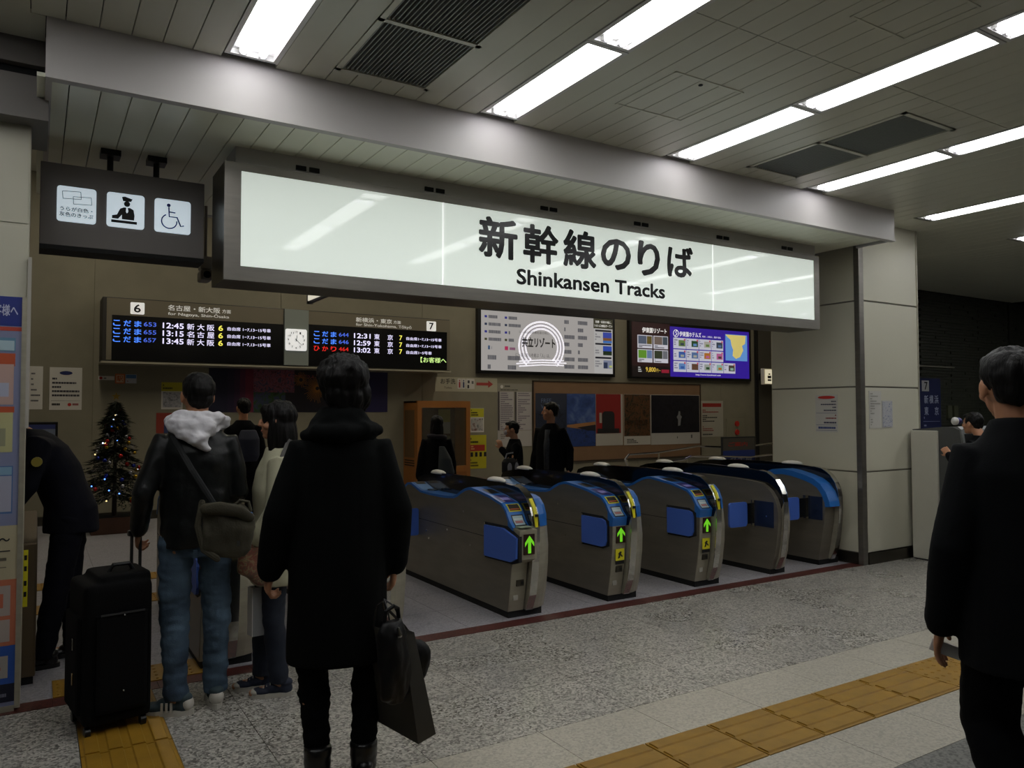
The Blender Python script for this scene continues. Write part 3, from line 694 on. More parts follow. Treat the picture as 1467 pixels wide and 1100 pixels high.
# ---------------------------------------------------------------- posters and notices
def poster(name, x0, x1, z0, z1, label, rects=(), base='c9c6c0', cat='notice', y=11.984, pic=None):
    o = prints(name, [(x0, x1, z0, z1, base)]+list(rects), y+.0012); tag(o, label, cat); return o
def sheet(name, x0, x1, z0, z1, label, cat='poster', base='c9c6c0', y=11.984, th=.004):
    p = empty(name, ((x0+x1)/2, y, z0), 0, label, cat)
    rp(p, put('sheet', box(BM(), x0, x1, y-th, y, z0, z1), mat('sheet '+base, base, .6))); return p
def on(p, rects, y, depth=.0012): return rp(p, prints('print', rects, y, depth=depth))
def picture(p, x0, x1, z0, z1, y, key, cols, **k):
    return rp(p, put('picture', box(BM(), x0, x1, y-.003, y, z0, z1), picture_mat(key, cols, **k)))
Y0 = 11.984; YF = Y0-.005
p = sheet('notice', -.081, .074, 1.541, 2.112, 'white paper notice partly hidden by the guide board edge', 'notice'); on(p, textlines(-.06, .05, 1.62, 2.05, 6, '55555a', 1, .3), YF)
p = sheet('notice', .15, .529, 1.534, 2.105, 'white paper notice with a dark oval, five text lines and a red mark', 'notice')
on(p, textlines(.18, .50, 1.70, 1.98, 5, '3c3c44', 2, .45) + textlines(.18, .33, 1.59, 1.625, 1, '333333', 5, .8) + textlines(.42, .5, 1.59, 1.625, 1, '8a4040', 6, .8) + [(.17, .51, 1.655, 1.659, '777777')], YF)
rp(p, put('oval', prism(BM(), disc(.34, 2.03, .075, 24, .35), YF-.002, YF, 'y'), NAVY)); rp(p, put('red_mark', prism(BM(), disc(.385, 1.605, .022), YF-.002, YF, 'y'), REDI))
p = sheet('direction_sticker', .725, .92, 1.945, 2.0, 'narrow white sticker with a red dot left of the orange square', 'sticker'); rp(p, put('dot', prism(BM(), disc(.755, 1.972, .02), YF-.002, YF, 'y'), REDI)); on(p, textlines(.79, .91, 1.95, 1.99, 1, '666666', 3), YF)
p = sheet('direction_sticker', .93, 1.05, 1.90, 2.035, 'orange bordered square sticker above the tree top', 'sticker', base='c2602c'); on(p, [(.945, 1.035, 1.915, 2.02, 'c8b090')], YF)
ptext(p, 'lettering', '駅', .95, 1.03, 1.93, 2.01, YF-.003, mat('orange ink', 'b04a18', .6), bold=.02)
p = sheet('direction_sticker', 1.06, 1.198, 1.905, 2.03, 'blue and white sticker right of the orange square', 'sticker', base='b0b4c0'); on(p, [(1.065, 1.193, 1.975, 2.025, '3c6aa0')]+textlines(1.08, 1.13, 1.92, 1.95, 1, 'a03030', 3), YF)
p = sheet('poster', 1.52, 1.804, 1.541, 1.928, 'yellow-topped poster with grey drawings beside the jacketed man\'s head'); on(p, [(1.52, 1.804, 1.80, 1.928, 'b0a81c')]+[(a, b, c, d, e, 1) for a, b, c, d, e, f in textlines(1.54, 1.78, 1.82, 1.91, 2, '504c10', 4)], YF); picture(p, 1.54, 1.79, 1.57, 1.79, YF, 'grey drawings', ['23242c', '8a8a90', 'a8a8ae', '3c3c48'], scale=14)
p = sheet('poster', 1.459, 1.67, 1.20, 1.49, 'red and blue poster low behind the jacketed man\'s shoulder', base='8a3020'); on(p, [(1.56, 1.67, 1.20, 1.40, '33406a')], YF)
p = empty('leaflet_stand', (.08, 11.9, 1.08), 0, 'dark framed leaflet display behind the bending guard', 'stand'); rp(p, put('frame', box(BM(), -.12, .255, 11.90, 11.98, .75, 1.375, .008), BLACK)); on(p, [(-.09, .225, .8, 1.34, '6a7488'), (-.09, .225, 1.28, 1.34, '2a3468', 1)]+textlines(-.05, .2, .9, 1.25, 7, 'a8acb8', 8), 11.899)
# wide dark festival banner below the board
p = sheet('banner', 2.16, 4.97, 1.495, 2.15, 'wide dark blue and crimson banner with fireworks and blossoms under the departure board', 'banner', base='0f1030')
on(p, [(2.42, 2.52, 1.495, 2.15, '1c1034'), (2.52, 2.60, 1.495, 2.15, '321238'), (2.60, 2.68, 1.495, 2.15, '4c1438'), (2.68, 2.80, 1.495, 2.15, '6a1634'), (4.4, 4.97, 1.495, 2.15, '141044')], YF)
picture(p, 2.80, 3.42, 1.80, 2.148, YF, 'blossom print', ['1a1a24', '5a3040', '884858', '3a3c58', '402030'], scale=9, dist=3)
picture(p, 2.80, 3.28, 1.50, 1.80, YF, 'hydrangea print', ['1c2a18', '2c4a20', '3a3c60', '38502c'], scale=8)
picture(p, 3.28, 4.4, 1.50, 1.80, YF-.0, 'night print', ['0c0a10', '14101a', '0c0c1c'], scale=4)
picture(p, 3.42, 4.4, 1.80, 2.148, YF, 'night print high', ['100c12', '1c1218', '0c0c1c'], scale=4)
bm = BM(); R_ = random.Random(3)
for cx, cz, n, r in ((3.78, 1.87, 46, .24), (3.52, 2.0, 26, .13)):
    for i in range(n):
        a = 2*PI*i/n; d = Vector((math.cos(a), 0, math.sin(a))); q = Vector((-d.z, 0, d.x))*.0022; c = Vector((cx, YF-.006, cz)); rr = r*R_.uniform(.6, 1)
        bm.faces.new([bm.verts.new(v) for v in (c+d*.03-q, c+d*.03+q, c+d*rr+q, c+d*rr-q)])
rp(p, put('firework_print', bm, mat('firework ink', 'b8782c', .6)))
ptext(p, 'lettering', 'みんなで行こうよ、ま', 3.22, 3.86, 2.03, 2.08, YF-.004, mat('pink ink', 'a84a50', .6))
# toilet sign
p = empty('toilet_sign', (6.5, Y0, 1.87), 0, 'toilet direction sign with pictograms and a red arrow on the hall wall', 'sign')
rp(p, put('sheet', box(BM(), 5.85, 7.09, Y0-.004, Y0, 1.85, 2.10), mat('sheet a9a48f', 'a9a48f', .6)))
ptext(p, 'lettering', 'お手洗', 5.95, 6.24, 1.98, 2.075, YF-.001, INK, bold=.015); ptext(p, 'lettering', 'Toilets', 6.02, 6.17, 1.90, 1.935, YF-.001, INK)
rp(p, put('pictogram', prism(BM(), rrect(6.28, 6.44, 1.90, 2.08, .015), YF-.002, YF, 'y'), WHITE)); rp(p, put('pictogram', prism(BM(), rrect(6.45, 6.62, 1.90, 2.08, .015), YF-.002, YF, 'y'), WHITE))
on(p, [(6.305, 6.335, 1.92, 2.02, 'a03038'), (6.31, 6.33, 2.03, 2.055, 'a03038'), (6.385, 6.415, 1.92, 2.02, '2c3c60'), (6.39, 6.41, 2.03, 2.055, '2c3c60'), (6.357, 6.36, 1.91, 2.07, '555555'), (6.475, 6.51, 1.91, 1.97, '202020'), (6.48, 6.52, 2.0, 2.05, '303038'), (6.56, 6.60, 1.99, 2.04, '606060')], YF-.003)
rp(p, put('arrow', prism(BM(), [(6.66, 1.965), (6.90, 1.965), (6.90, 1.925), (7.0, 1.99), (6.90, 2.055), (6.90, 2.015), (6.66, 2.015)], YF-.003, YF, 'y'), mat('dull red arrow', '9c3a34', .6)))
p = sheet('poster', 6.531, 6.813, 1.132, 1.559, 'yellow-topped picture poster right of the wooden booth'); on(p, [(6.535, 6.81, 1.40, 1.555, 'b4ae20')]+[(a, b, c, d, e, 1) for a, b, c, d, e, f in textlines(6.55, 6.79, 1.42, 1.54, 3, '28280a', 4)], YF); picture(p, 6.55, 6.79, 1.16, 1.38, YF, 'picture of steps', ['26282e', '9a9a98', 'aeaaa8', '6a4a44'], scale=12)
p = sheet('poster', 6.512, 6.86, .491, 1.083, 'yellow and red warning poster low beside the wooden booth', base='b4ac16')
on(p, [(6.53, 6.83, .80, .91, 'a02c1c')]+textlines(6.54, 6.83, .93, 1.05, 2, '383408', 4)+[(a, b, c, d, e, 1) for a, b, c, d, e, f in textlines(6.55, 6.82, .82, .90, 2, 'c8a070', 7)]+[(6.54+.09*i, 6.59+.09*i, .70, .78, '181818') for i in range(4)]+textlines(6.54, 6.8, .52, .67, 3, '57520e', 4), YF)
# timetable
p = sheet('timetable', 7.091, 7.842, .858, 2.01, 'white timetable sheet with two printed columns left of the poster board', 'timetable', base='8c887c')
on(p, [(7.13, 7.44, 1.16, 1.86, 'aaa5a4'), (7.50, 7.83, 1.16, 1.86, 'aaa5a4'), (7.10, 7.14, 1.16, 1.86, '4a4444'), (7.46, 7.50, 1.16, 1.86, '4a4444'), (7.1, 7.83, .86, 1.15, 'a8a4a0')]+sum([textlines(7.16+.37*c, 7.42+.37*c, 1.17+.038*i, 1.20+.038*i, 1, '77707a', i*2+c, .7) for i in range(18) for c in range(2)], [])+textlines(7.25, 7.7, 1.94, 1.98, 1, '333330', 3)+textlines(7.16, 7.6, 1.0, 1.1, 3, '77706a', 3)+textlines(7.16, 7.75, 1.88, 1.905, 1, '44423c', 5), YF)
rp(p, put('clock_symbol', prism(BM(), disc(7.185, 1.95, .03), YF-.003, YF, 'y'), WHITE))
# brown poster board
p = empty('poster_board', (10, Y0, .56), 0, 'long brown notice board with a thin frame on the hall wall', 'notice board')
rp(p, put('board', box(BM(), 7.86, 12.15, Y0-.02, Y0, .545, 2.065), mat('brown cork board', '75593f', .7, var=.08, vs=4)))
bm = BM()
for a, b, c, d in ((7.845, 7.87, .535, 2.075), (12.14, 12.165, .535, 2.075), (7.845, 12.165, 2.055, 2.075), (7.845, 12.165, .535, .555)): box(bm, a, b, Y0-.03, Y0, c, d)
rp(p, put('frame', bm, mat('dark frame wood', '33251a', .5)))
YB = Y0-.022
p = sheet('poster', 7.905, 8.609, .838, 1.84, 'dark blue poster with pale handwriting behind the man in the dark suit', base='232a3c', y=YB); picture(p, 7.91, 8.605, .84, 1.5, YB-.005, 'dark town print', ['14161c', '2a3040', '1c2030'], scale=9)
ptext(p, 'lettering', 'FREE\nWINTER', 8.02, 8.46, 1.55, 1.74, YB-.007, mat('pale blue ink', '5d6a88', .6))
p = sheet('poster', 8.615, 9.305, .825, 1.84, 'blue sky and sea poster with an orange sunset band', base='33456e', y=YB)
picture(p, 8.62, 9.30, 1.27, 1.83, YB-.005, 'sky print', ['2a3a66', '3a4f84', '5a6c94'], scale=4, seed=2.); picture(p, 8.62, 9.30, .83, 1.16, YB-.005, 'sea print', ['1c2848', '2c4078', '24304c'], scale=9)
rp(p, put('picture', prism(BM(), [(8.62, 1.24), (9.30, 1.30), (9.30, 1.16), (8.95, 1.16), (8.62, 1.20)], YB-.009, YB-.005, 'y'), mat('sunset ink', '94683c', .6))); rp(p, put('picture', prism(BM(), [(8.85, 1.19), (9.30, 1.24), (9.30, 1.12), (9.1, 1.13)], YB-.012, YB-.009, 'y'), mat('headland ink', '14121a', .6)))
p = sheet('poster', 9.315, 9.995, .825, 1.842, 'red poster with a dark train front and a white foot strip', base='a09c94', y=YB); on(p, [(9.32, 9.945, 1.065, 1.84, '7c1a18')], YB-.004)
rp(p, put('picture', prism(BM(), rrect(9.47, 9.78, 1.10, 1.50, .08), YB-.010, YB-.006, 'y'), mat('train ink', '151416', .6))); on(p, [(9.40, 9.46, 1.27, 1.47, '9a948c'), (9.35, 9.9, 1.07, 1.16, '1c1818')], YB-.008)
p = sheet('poster', 10.022, 10.725, .82, 1.842, 'brown travel poster with white brush lettering and a white foot strip', base='a8a49c', y=YB); picture(p, 10.03, 10.715, 1.0, 1.838, YB-.005, 'autumn print', ['16130f', '2e2418', '5c3c26', '2c2c20', '1a1612'], scale=7, dist=2)
ptext(p, 'lettering', '京の冬の旅', 10.1, 10.66, 1.20, 1.34, YB-.008, mat('brush white ink', 'c0bcb4', .6)); on(p, textlines(10.1, 10.66, .85, .95, 3, '3a3834', 9), YB-.004)
p = sheet('poster', 10.738, 12.125, .81, 1.842, 'wide black poster with a small pale figure at its centre', base='a09d98', y=YB); picture(p, 10.75, 12.11, 1.05, 1.832, YB-.005, 'night stage print', ['0a0a10', '12121a', '1c1a22', '0a0a0e'], scale=6)
rp(p, put('picture', prism(BM(), [(11.49, 1.19), (11.55, 1.2), (11.57, 1.33), (11.60, 1.38), (11.55, 1.42), (11.55, 1.49), (11.51, 1.50), (11.49, 1.42), (11.45, 1.38), (11.49, 1.32)], YB-.010, YB-.008, 'y'), mat('pale figure ink', '6c6c70', .6))); on(p, [(11.46, 11.48, .93, .97, '333333'), (11.86, 11.90, .93, 1.0, '444444')], YB-.004)
p = sheet('notice', 12.189, 12.86, .943, 1.721, 'white notice with a red heading bar right of the notice board', 'notice', base='9c988c'); on(p, [(12.23, 12.80, 1.59, 1.67, '8c2420')]+textlines(12.23, 12.78, 1.46, 1.54, 2, '8a3c38', 2)+textlines(12.23, 12.8, 1.26, 1.42, 4, '3c3a38', 3)+textlines(12.23, 12.78, 1.06, 1.18, 3, '8a4844', 4)+textlines(12.23, 12.7, .97, 1.02, 1, '3c3a38', 5), YF)
p = empty('fire_alarm', (13.25, Y0, .95), 0, 'grey wall box with two round red buttons behind the handrails', 'fire alarm'); rp(p, put('plate', box(BM(), 12.95, 13.5, Y0-.03, Y0, .85, 1.33), mat('alarm plate', '7c7866', .5)))
for z in (1.22, 1.03): rp(p, put('button', prism(BM(), disc(13.25, z, .06), Y0-.06, Y0-.03, 'y'), REDI))
# handrails of the ramp
for nm, lab, pts in (('handrail', 'upper steel handrail rising past the notice board to the right', [(9.45, .50), (9.41, .60), (9.5, .685), (10.2, .70), (11.3, .80), (12.4, .74), (13.5, .80)]), ('handrail', 'lower steel handrail below the long one, beginning near the fourth gate', [(9.9, .51), (10.7, .57), (10.85, .62), (11.6, .60), (12.5, .55), (13.5, .60)])):
    r = empty(nm, (11.4, 11.2, 0), 0, lab, 'handrail')
    dy = 0 if 'upper' in lab else -.25
    rp(r, put('rail', limb(BM(), [(x, 11.2+dy, z) for x, z in pts], [.02]*len(pts), 8), CHROME))
    for i in range(1, len(pts)-0, 2): x, z = pts[i]; rp(r, put('post', limb(BM(), [(x+.05, 11.2+dy, 0), (x+.05, 11.2+dy, z-.01)], [.016, .016], 8, caps=False), STEEL))
rp_ = empty('ramp_sign', (12.7, 11.0, 0), 0, 'blue standing direction sign with red and white lettering behind the gates', 'sign')
rp(rp_, put('panel', box(BM(), 11.75, 12.72, 10.98, 11.02, .1, .975, .005), mat('dark sign frame', '22262a', .5))); rp(rp_, prints('print', [(11.77, 12.70, .70, .95, '4c4a44'), (11.77, 12.70, .12, .70, '22367a')], 10.978))
ptext(rp_, 'lettering', 'ご案内', 11.92, 12.48, .78, .87, 10.975, mat('red sign ink', 'a03028', .6), bold=.02); ptext(rp_, 'lettering', '6 名古屋', 11.79, 12.62, .43, .57, 10.975, mat('pale sign ink', 'aab4cc', .6), bold=.01)
rp(rp_, put('foot', box(BM(), 11.9, 12.6, 10.85, 11.15, 0, .03), BLACK)); rp(rp_, put('post', box(BM(), 12.2, 12.28, 10.98, 11.02, .03, .1), BLACK))
# notices on the pillar
def xsheet(name, y0, y1, z0, z1, x, label, base='b9b6ae'):
    p = empty(name, (x, (y0+y1)/2, z0), 0, label, 'notice'); rp(p, put('sheet', box(BM(), x-.004, x, y0, y1, z0, z1), mat('sheet '+base, base, .6))); return p
p = xsheet('notice', 4.875, 5.133, 1.283, 1.664, 6.866, 'white notice with a red oval heading on the pillar side above the last gate')
bm = BM(); lay = bm.loops.layers.float_color.new('ink')
for x0, x1, z0, z1, c, *_ in textlines(4.89, 5.12, 1.49, 1.61, 4, '3c3c50', 3, .4)+textlines(4.89, 5.12, 1.41, 1.47, 2, '803030', 4, .4)+textlines(4.89, 5.12, 1.36, 1.40, 1, '44445a', 5, .4)+[(4.885, 5.125, 1.355, 1.358, '30406a'), (4.885, 5.125, 1.30, 1.303, '30406a'), (4.885, 5.125, 1.475, 1.478, '30406a')]+textlines(4.9, 5.1, 1.31, 1.345, 1, '34447a', 6, .6):
    f = bm.faces.new([bm.verts.new((6.8605, a, b)) for a, b in ((x0, z0), (x1, z0), (x1, z1), (x0, z1))])
    for l in f.loops: l[lay] = (*lin(c), 1)
rp(p, put('print', bm, PR)); rp(p, put('oval', prism(BM(), disc(5.0, 1.637, .10, 24, .16), 6.858, 6.862, 'x'), REDI))
p = sheet('notice', 6.985, 7.18, 1.325, 1.695, 'pale timetable notice on the pillar front beside the steel corner', 'notice', base='bbb9b2', y=4.612); on(p, textlines(7.0, 7.16, 1.46, 1.68, 9, '8a8880', 3, .5)+textlines(7.0, 7.06, 1.35, 1.45, 4, '8a8880', 4, .5), 4.607)
p = sheet('notice', 7.195, 7.37, 1.33, 1.60, 'smaller notice with blue blotchy print on the pillar front', 'notice', base='b4b4b4', y=4.612); picture(p, 7.205, 7.36, 1.34, 1.59, 4.607, 'blue map print', ['3c4a7c', 'a8aab4', 'b4b4b4', '5c688c'], scale=26)
# blue sign on the brick wall
p = sheet('platform_board', 11.45, 12.12, 1.20, 2.0, 'dark blue board with a white 7 on the dark brick wall', 'sign', base='17204e', y=6.80, th=.03)
rp(p, put('number_square', box(BM(), 11.66, 11.80, 1.83, 1.97, 0, 0) if 0 else box(BM(), 11.60, 11.79, 6.765, 6.77, 1.80, 1.965), mat('dim white square', 'a8a8a8', .6)))
ptext(p, 'lettering', '7', 11.66, 11.75, 1.82, 1.945, 6.762, INK, bold=.02); W2 = mat('dim white ink', '9ca4b8', .6)
for s, x, z in (('新', 11.66, 1.66), ('横', 11.80, 1.66), ('浜', 11.94, 1.66), ('東', 11.66, 1.48), ('京', 11.94, 1.48)): ptext(p, 'lettering', s, x, x+.11, z-.05, z+.08, 6.768, W2, bold=.02)
on(p, [(11.62, 12.08, 1.33, 1.336, '8890a8')]+textlines(11.64, 11.72, 1.36, 1.42, 1, '8890a8', 3)+textlines(11.64, 11.9, 1.25, 1.29, 1, '8890a8', 3), 6.769)
for k, x in enumerate((12.42, 12.60)):
    tag(obox('wall_plate', x-.06, x+.06, 6.79, 6.825, 1.38, 1.58, mat('greenish switch plate', '4c4e3a', .5)), ('left' if k == 0 else 'right')+' one of two small plates on the dark brick wall', 'wall plate')

# ---------------------------------------------------------------- ticket gates
PROF = [(-.075, .60), (-.09, .666), (-.05, .70), (0, .774), (.03, .802), (.07, .827), (.24, .866), (.40, .888), (.53, .902), (.58, .9), (.65, .883), (.72, .855), (.78, .826), (.84, .809), (.95, .800), (1.08, .796), (1.30, .796), (1.475, .802), (1.57, .828), (1.67, .855), (1.76, .848), (1.82, .814), (1.87, .70)]
def arc(p):
    L = [0.]
    for a, b in zip(p, p[1:]): L.append(L[-1]+math.hypot(b[0]-a[0], b[1]-a[1]))
    return L
def plate(bm, prof, t0, t1, x0, x1, lift=.003, n=8):
    L = arc(prof)
    def at(t):
        for i in range(len(L)-1):
            if L[i] <= t <= L[i+1]:
                k = (t-L[i])/(L[i+1]-L[i]); a, b = prof[i], prof[i+1]; d = Vector((b[0]-a[0], b[1]-a[1])).normalized()
                return a[0]+(b[0]-a[0])*k-d.y*lift, a[1]+(b[1]-a[1])*k+d.x*lift
        return prof[-1]
    V = [[bm.verts.new((x, *at(t0+(t1-t0)*i/n))) for x in (x0, x1)] for i in range(n+1)]
    for a, b in zip(V, V[1:]): bm.faces.new((a[0], a[1], b[1], b[0]))
    return bm
def ribbon(bm, path, x0, x1, th):
    """band of thickness th that follows a (y,z) path"""
    n = len(path); up, dn = [], []
    for i, p in enumerate(path):
        a, b = path[max(i-1, 0)], path[min(i+1, n-1)]; d = Vector((b[0]-a[0], b[1]-a[1])).normalized()
        up.append((p[0]-d.y*th, p[1]+d.x*th)); dn.append(p)
    Q = [[bm.verts.new((x, *q)) for q in (up[i], dn[i]) for x in (x0, x1)] for i in range(n)]
    for a, b in zip(Q, Q[1:]):
        bm.faces.new((a[0], a[1], b[1], b[0])); bm.faces.new((a[2], b[2], b[3], a[3]))
        bm.faces.new((a[0], b[0], b[2], a[2])); bm.faces.new((a[1], a[3], b[3], b[1]))
    bm.faces.new((Q[0][0], Q[0][2], Q[0][3], Q[0][1])); bm.faces.new((Q[-1][0], Q[-1][1], Q[-1][3], Q[-1][2]))
    return bm
ARROW = mat('lit green arrow', '7ee02a', .5, emit=.45, ecol='78e028'); ADARK = mat('dark red display', '2c0d0a', .4)
FRONTL = [(-.075, .60), (-.068, .415), (-.042, .234), (-.006, .05)]
HOODT = [(1.85, .86), (1.83, .885), (1.71, .918), (1.50, .942), (1.28, .955), (.77, .966), (.45, .957), (.25, .948), (.15, .94), (.06, .927), (.01, .900), (-.04, .865), (-.09, .80), (-.115, .74), (-.13, .67)]
EDGE = HOODT[8:] + [(-.131, .55), (-.122, .41), (-.105, .28), (-.083, .165), (-.03, .05)]
def inset(path, d):
    out = []
    for i, p in enumerate(path):
        a, b = path[max(i-1, 0)], path[min(i+1, len(path)-1)]; v = Vector((b[0]-a[0], b[1]-a[1])).normalized(); out.append((p[0]+v.y*d, p[1]-v.x*d))
    return out
def common_gate(g, xm, w=.045):
    """smoked hood, chrome edge band and domes; xm = left side of the hood"""
    put('hood', prism(BM(), HOODT+[(-.10, .60), (1.85, .60)], xm, xm+w-.008), SMOKE, g)
    put('edge_trim', ribbon(BM(), EDGE[::-1], xm-.002, xm+w+.014, .005), CHROME, g)
    put('core', prism(BM(), EDGE[5:]+[(1.84, .05), (1.84, .62)], xm+.002, xm+w+.008), STEEL, g)
    for y in (.42, 1.45): put('dome', ball(BM(), (xm+.022, y, .945 if y > 1 else .955), (.042, .135, .034), 18, 8, half=True), mat('white dome lamp', 'd6d3cc', .3, spec=.6), g, smooth=True)
    put('base', box(BM(), .012, xm+.16, -.0, 1.84, 0, .052), BLACKM, g)
def bowed(bm, poly, xs, offs):
    """body whose nose sweeps back towards its right side: the same profile at several x, front pushed by offs"""
    R = [[bm.verts.new((x, y+(o if y < .2 else 0), z)) for y, z in poly] for x, o in zip(xs, offs)]
    n = len(poly)
    for a, b in zip(R, R[1:]):
        for i in range(n): bm.faces.new((a[i], a[(i+1) % n], b[(i+1) % n], b[i]))
    f = [bm.faces.new(R[0][::-1]), bm.faces.new(R[-1])]
    for q in f: q.normal_update()
    bmesh.ops.triangulate(bm, faces=f); return bm
def right_shell(g, x0, x1):
    F = [(.03, .05), (-.01, .2), (-.035, .38), (-.04, .51), (-.022, .65)]
    xs = [x0, x0+(x1-x0)*.35, x0+(x1-x0)*.7, x1-.008, x1]; of = [-.062, -.050, -.028, -.004, .012]
    put('right_body', bowed(BM(), F+[(1.84, .65), (1.84, .05)], xs, of), STEEL, g, smooth=False)
    T = [(-.022, .653), (-.012, .74), (.02, .805), (.07, .848), (.13, .863), (.25, .868), (1.7, .868), (1.8, .83), (1.84, .653)]
    put('right_cover', bowed(BM(), T, xs, of), BLUE, g)
    put('icon_sticker', prism(BM(), disc((x0+x1)/2+.01, .16, .02, 12), -.040, -.036, 'y'), mat('pale round sticker', 'a9a79c', .5), g).rotation_euler = (math.radians(-8), 0, 0)
def bolts(g, pts, x=-.001):
    for y, z in pts: put('bolt', prism(BM(), disc(y, z, .008, 8), x-.002, x, 'x'), CHROME, g)
def gate_a(x0, lab, y0=4.82, big=False):
    g = empty('ticket_gate', (x0, y0, 0), 0, lab, 'ticket gate', 'automatic ticket gates in a row')
    low = inset(PROF, .018)
    body = FRONTL[::-1] + low[1:-1] + [(1.86, .66), (1.84, .05)]
    put('side_panel', prism(BM(), body, 0, .138), GSTEEL, g)
    put('top_cover', ribbon(BM(), inset(PROF, .02), -.003, .140, .020), BLUE, g)
    put('lit_front', ribbon(BM(), FRONTL[::-1], .004, .134, .004), STEEL, g)  # lighter steel strip put on to stand for light on the gate's front
    common_gate(g, .142); right_shell(g, .203, .345)
    L = arc(PROF)
    put('apron', prism(BM(), [(-.077, .598), (-.091, .666), (-.02, .70), (-.02, .598)], -.002, .139), BLUE, g)
    lab1 = put('guide_panel', plate(BM(), PROF, .085, .165, .03, .115), mat('pale lit guide panel', '93a5a8', .3, emit=.06, ecol='a8c8d0'), g)
    put('guide_panel', plate(BM(), PROF, .075, .175, .022, .123, .0018), BLACK, g)
    put('guide_print', plate(BM(), PROF, .10, .125, .04, .105, .0045), mat('pink guide print', 'a06a66', .5), g)
    put('guide_print', plate(BM(), PROF, .135, .142, .035, .11, .0045), WHITE, g)
    put('ticket_slot', plate(BM(), PROF, .20, .275, .02, .128, .003), YEL, g)
    put('slot_mouth', plate(BM(), PROF, .208, .267, .028, .118, .005), mat('slot brown glass', '3a3530', .2), g)
    put('slot_lip', plate(BM(), PROF, .214, .224, .03, .112, .0065), mat('orange slot lip', 'a0501c', .5), g)
    put('card_label', plate(BM(), PROF, .30, .46, .02, .125, .003), mat('indigo card label', '1c1c6a', .4), g)
    put('card_print', plate(BM(), PROF, .345, .40, .04, .11, .0045), mat('pale violet print', '8a86c8', .5), g)
    put('display', plate(BM(), PROF, .52, .66, .03, .12, .003), BLACK, g)
    put('rear_display', plate(BM(), PROF, L[-4]-.06, L[-4]+.02, .03, .12, .004), BLACK, g); put('rear_frame', plate(BM(), PROF, L[-6]-.05, L[-4]+.03, .02, .13, .002), mat('pale blue frame', '5f8fc8', .4), g)
    bm = BM(); tube(bm, [(.075+.04*math.cos(a*PI/8), 1.38+.06*math.sin(a*PI/8), .808) for a in range(17)], .004, 6); put('card_ring', bm, CHROME, g)
    # flap at the entrance, sign panel on the front
    if big:
        F = [(.293, .643), (.02, .650), (-.166, .60), (-.160, .455), (-.087, .422), (.293, .412)]
        put('flap_recess', prism(BM(), [(.31, .662), (-.02, .668), (-.176, .612), (-.176, .43), (-.09, .405), (.31, .395)], -.006, .02), BLACKM, g)
        put('flap', prism(BM(), F, -.024, -.004), BLUEF, g)
        put('display_box', prism(BM(), [(-.175, .652), (-.04, .672), (.02, .672), (.02, .42), (-.08, .405), (-.170, .445)], .004, .150), STEEL, g)
        ya, za, zb = -.180, .49, .615
        put('top_sticker', box(BM(), .02, .13, -.155, -.06, .668, .672), mat('green white sticker', '9aa890', .5), g).rotation_euler = (0, 0, 0)
    else:
        F = [(.30, .655), (.05, .655), (-.02, .62), (-.02, .46), (.05, .43), (.30, .425)]
        put('flap_recess', prism(BM(), [(.32, .668), (.04, .668), (-.04, .635), (-.04, .44), (.04, .412), (.32, .41)], -.004, .02), BLACKM, g)
        put('flap', prism(BM(), [(.300, .648), (.04, .648), (.0, .635), (-.015, .60), (-.015, .475), (0, .44), (.04, .428), (.300, .428)], -.020, -.003), BLUEF, g)
        ya, za, zb = -.082, .475, .585
        s = put('warning_sticker', box(BM(), .03, .115, -.079, -.0755, .33, .42), YEL, g); put('sticker_figure', prism(BM(), [(.05, .345), (.06, .37), (.055, .385), (.075, .40), (.09, .395), (.082, .38), (.1, .36), (.09, .355), (.075, .37), (.07, .35)], -.081, -.079, 'y'), INK, g)
        put('sticker_strip', box(BM(), .03, .115, -.077, -.073, .30, .326), INK, g)
    bm = BM(); put('flap_hinge', box(bm, -.012, .0, .295, .312, .41, .66), CHROME, g)
    put('arrow_display', box(BM(), .035, .125, ya-.002, ya+.03, za-.01, zb+.01), ADARK, g)
    c = .08; h = zb-za
    put('green_arrow', prism(BM(), [(c-.012, za), (c+.012, za), (c+.012, za+h*.66), (c+.038, za+h*.38), (c+.038, za+h*.60), (c, zb), (c-.038, za+h*.60), (c-.038, za+h*.38), (c-.012, za+h*.66)], ya-.005, ya-.002, 'y'), ARROW, g)
    put('coin_slot', box(BM(), .05, .11, -.058 if not big else -.06, -.03, .235, .28), STEELD, g); put('slot_mouth', box(BM(), .085, .108, -.060 if not big else -.064, -.05, .245, .27), BLACK, g)
    s = put('icon_sticker', box(BM(), .035, .075, -.033, -.022, .13, .18), mat('pale round sticker'), g)
    t = put('strip_sticker', ribbon(BM(), [(-.126, .66), (-.118, .74), (-.094, .80), (-.05, .855)], .160, .186, .010), YEL, g)
    put('strip_sticker', box(BM(), .160, .186, -.139, -.13, .735, .755), BLACK, g)
    bolts(g, ((.66, .70), (.95, .52), (1.35, .46), (.55, .45), (1.3, .40)))
    put('panel_seam', box(BM(), -.0012, .01, .30, 1.84, .548, .552), BLACKM, g)
    return g
names = ['ticket gate at the far left behind the suitcase man\'s legs', 'ticket gate mostly hidden behind the person in the long black coat', 'nearest full ticket gate with a box-like arrow display at its front corner', 'middle ticket gate, second of those with a green arrow and yellow sticker', 'third ticket gate from the right, with arrow, sticker and blue flap']
gate_a(.83, names[0]); gate_a(1.78, names[1])
g1 = gate_a(2.93, names[2], big=True); gate_a(3.852, names[3]); gate_a(4.795, names[4])
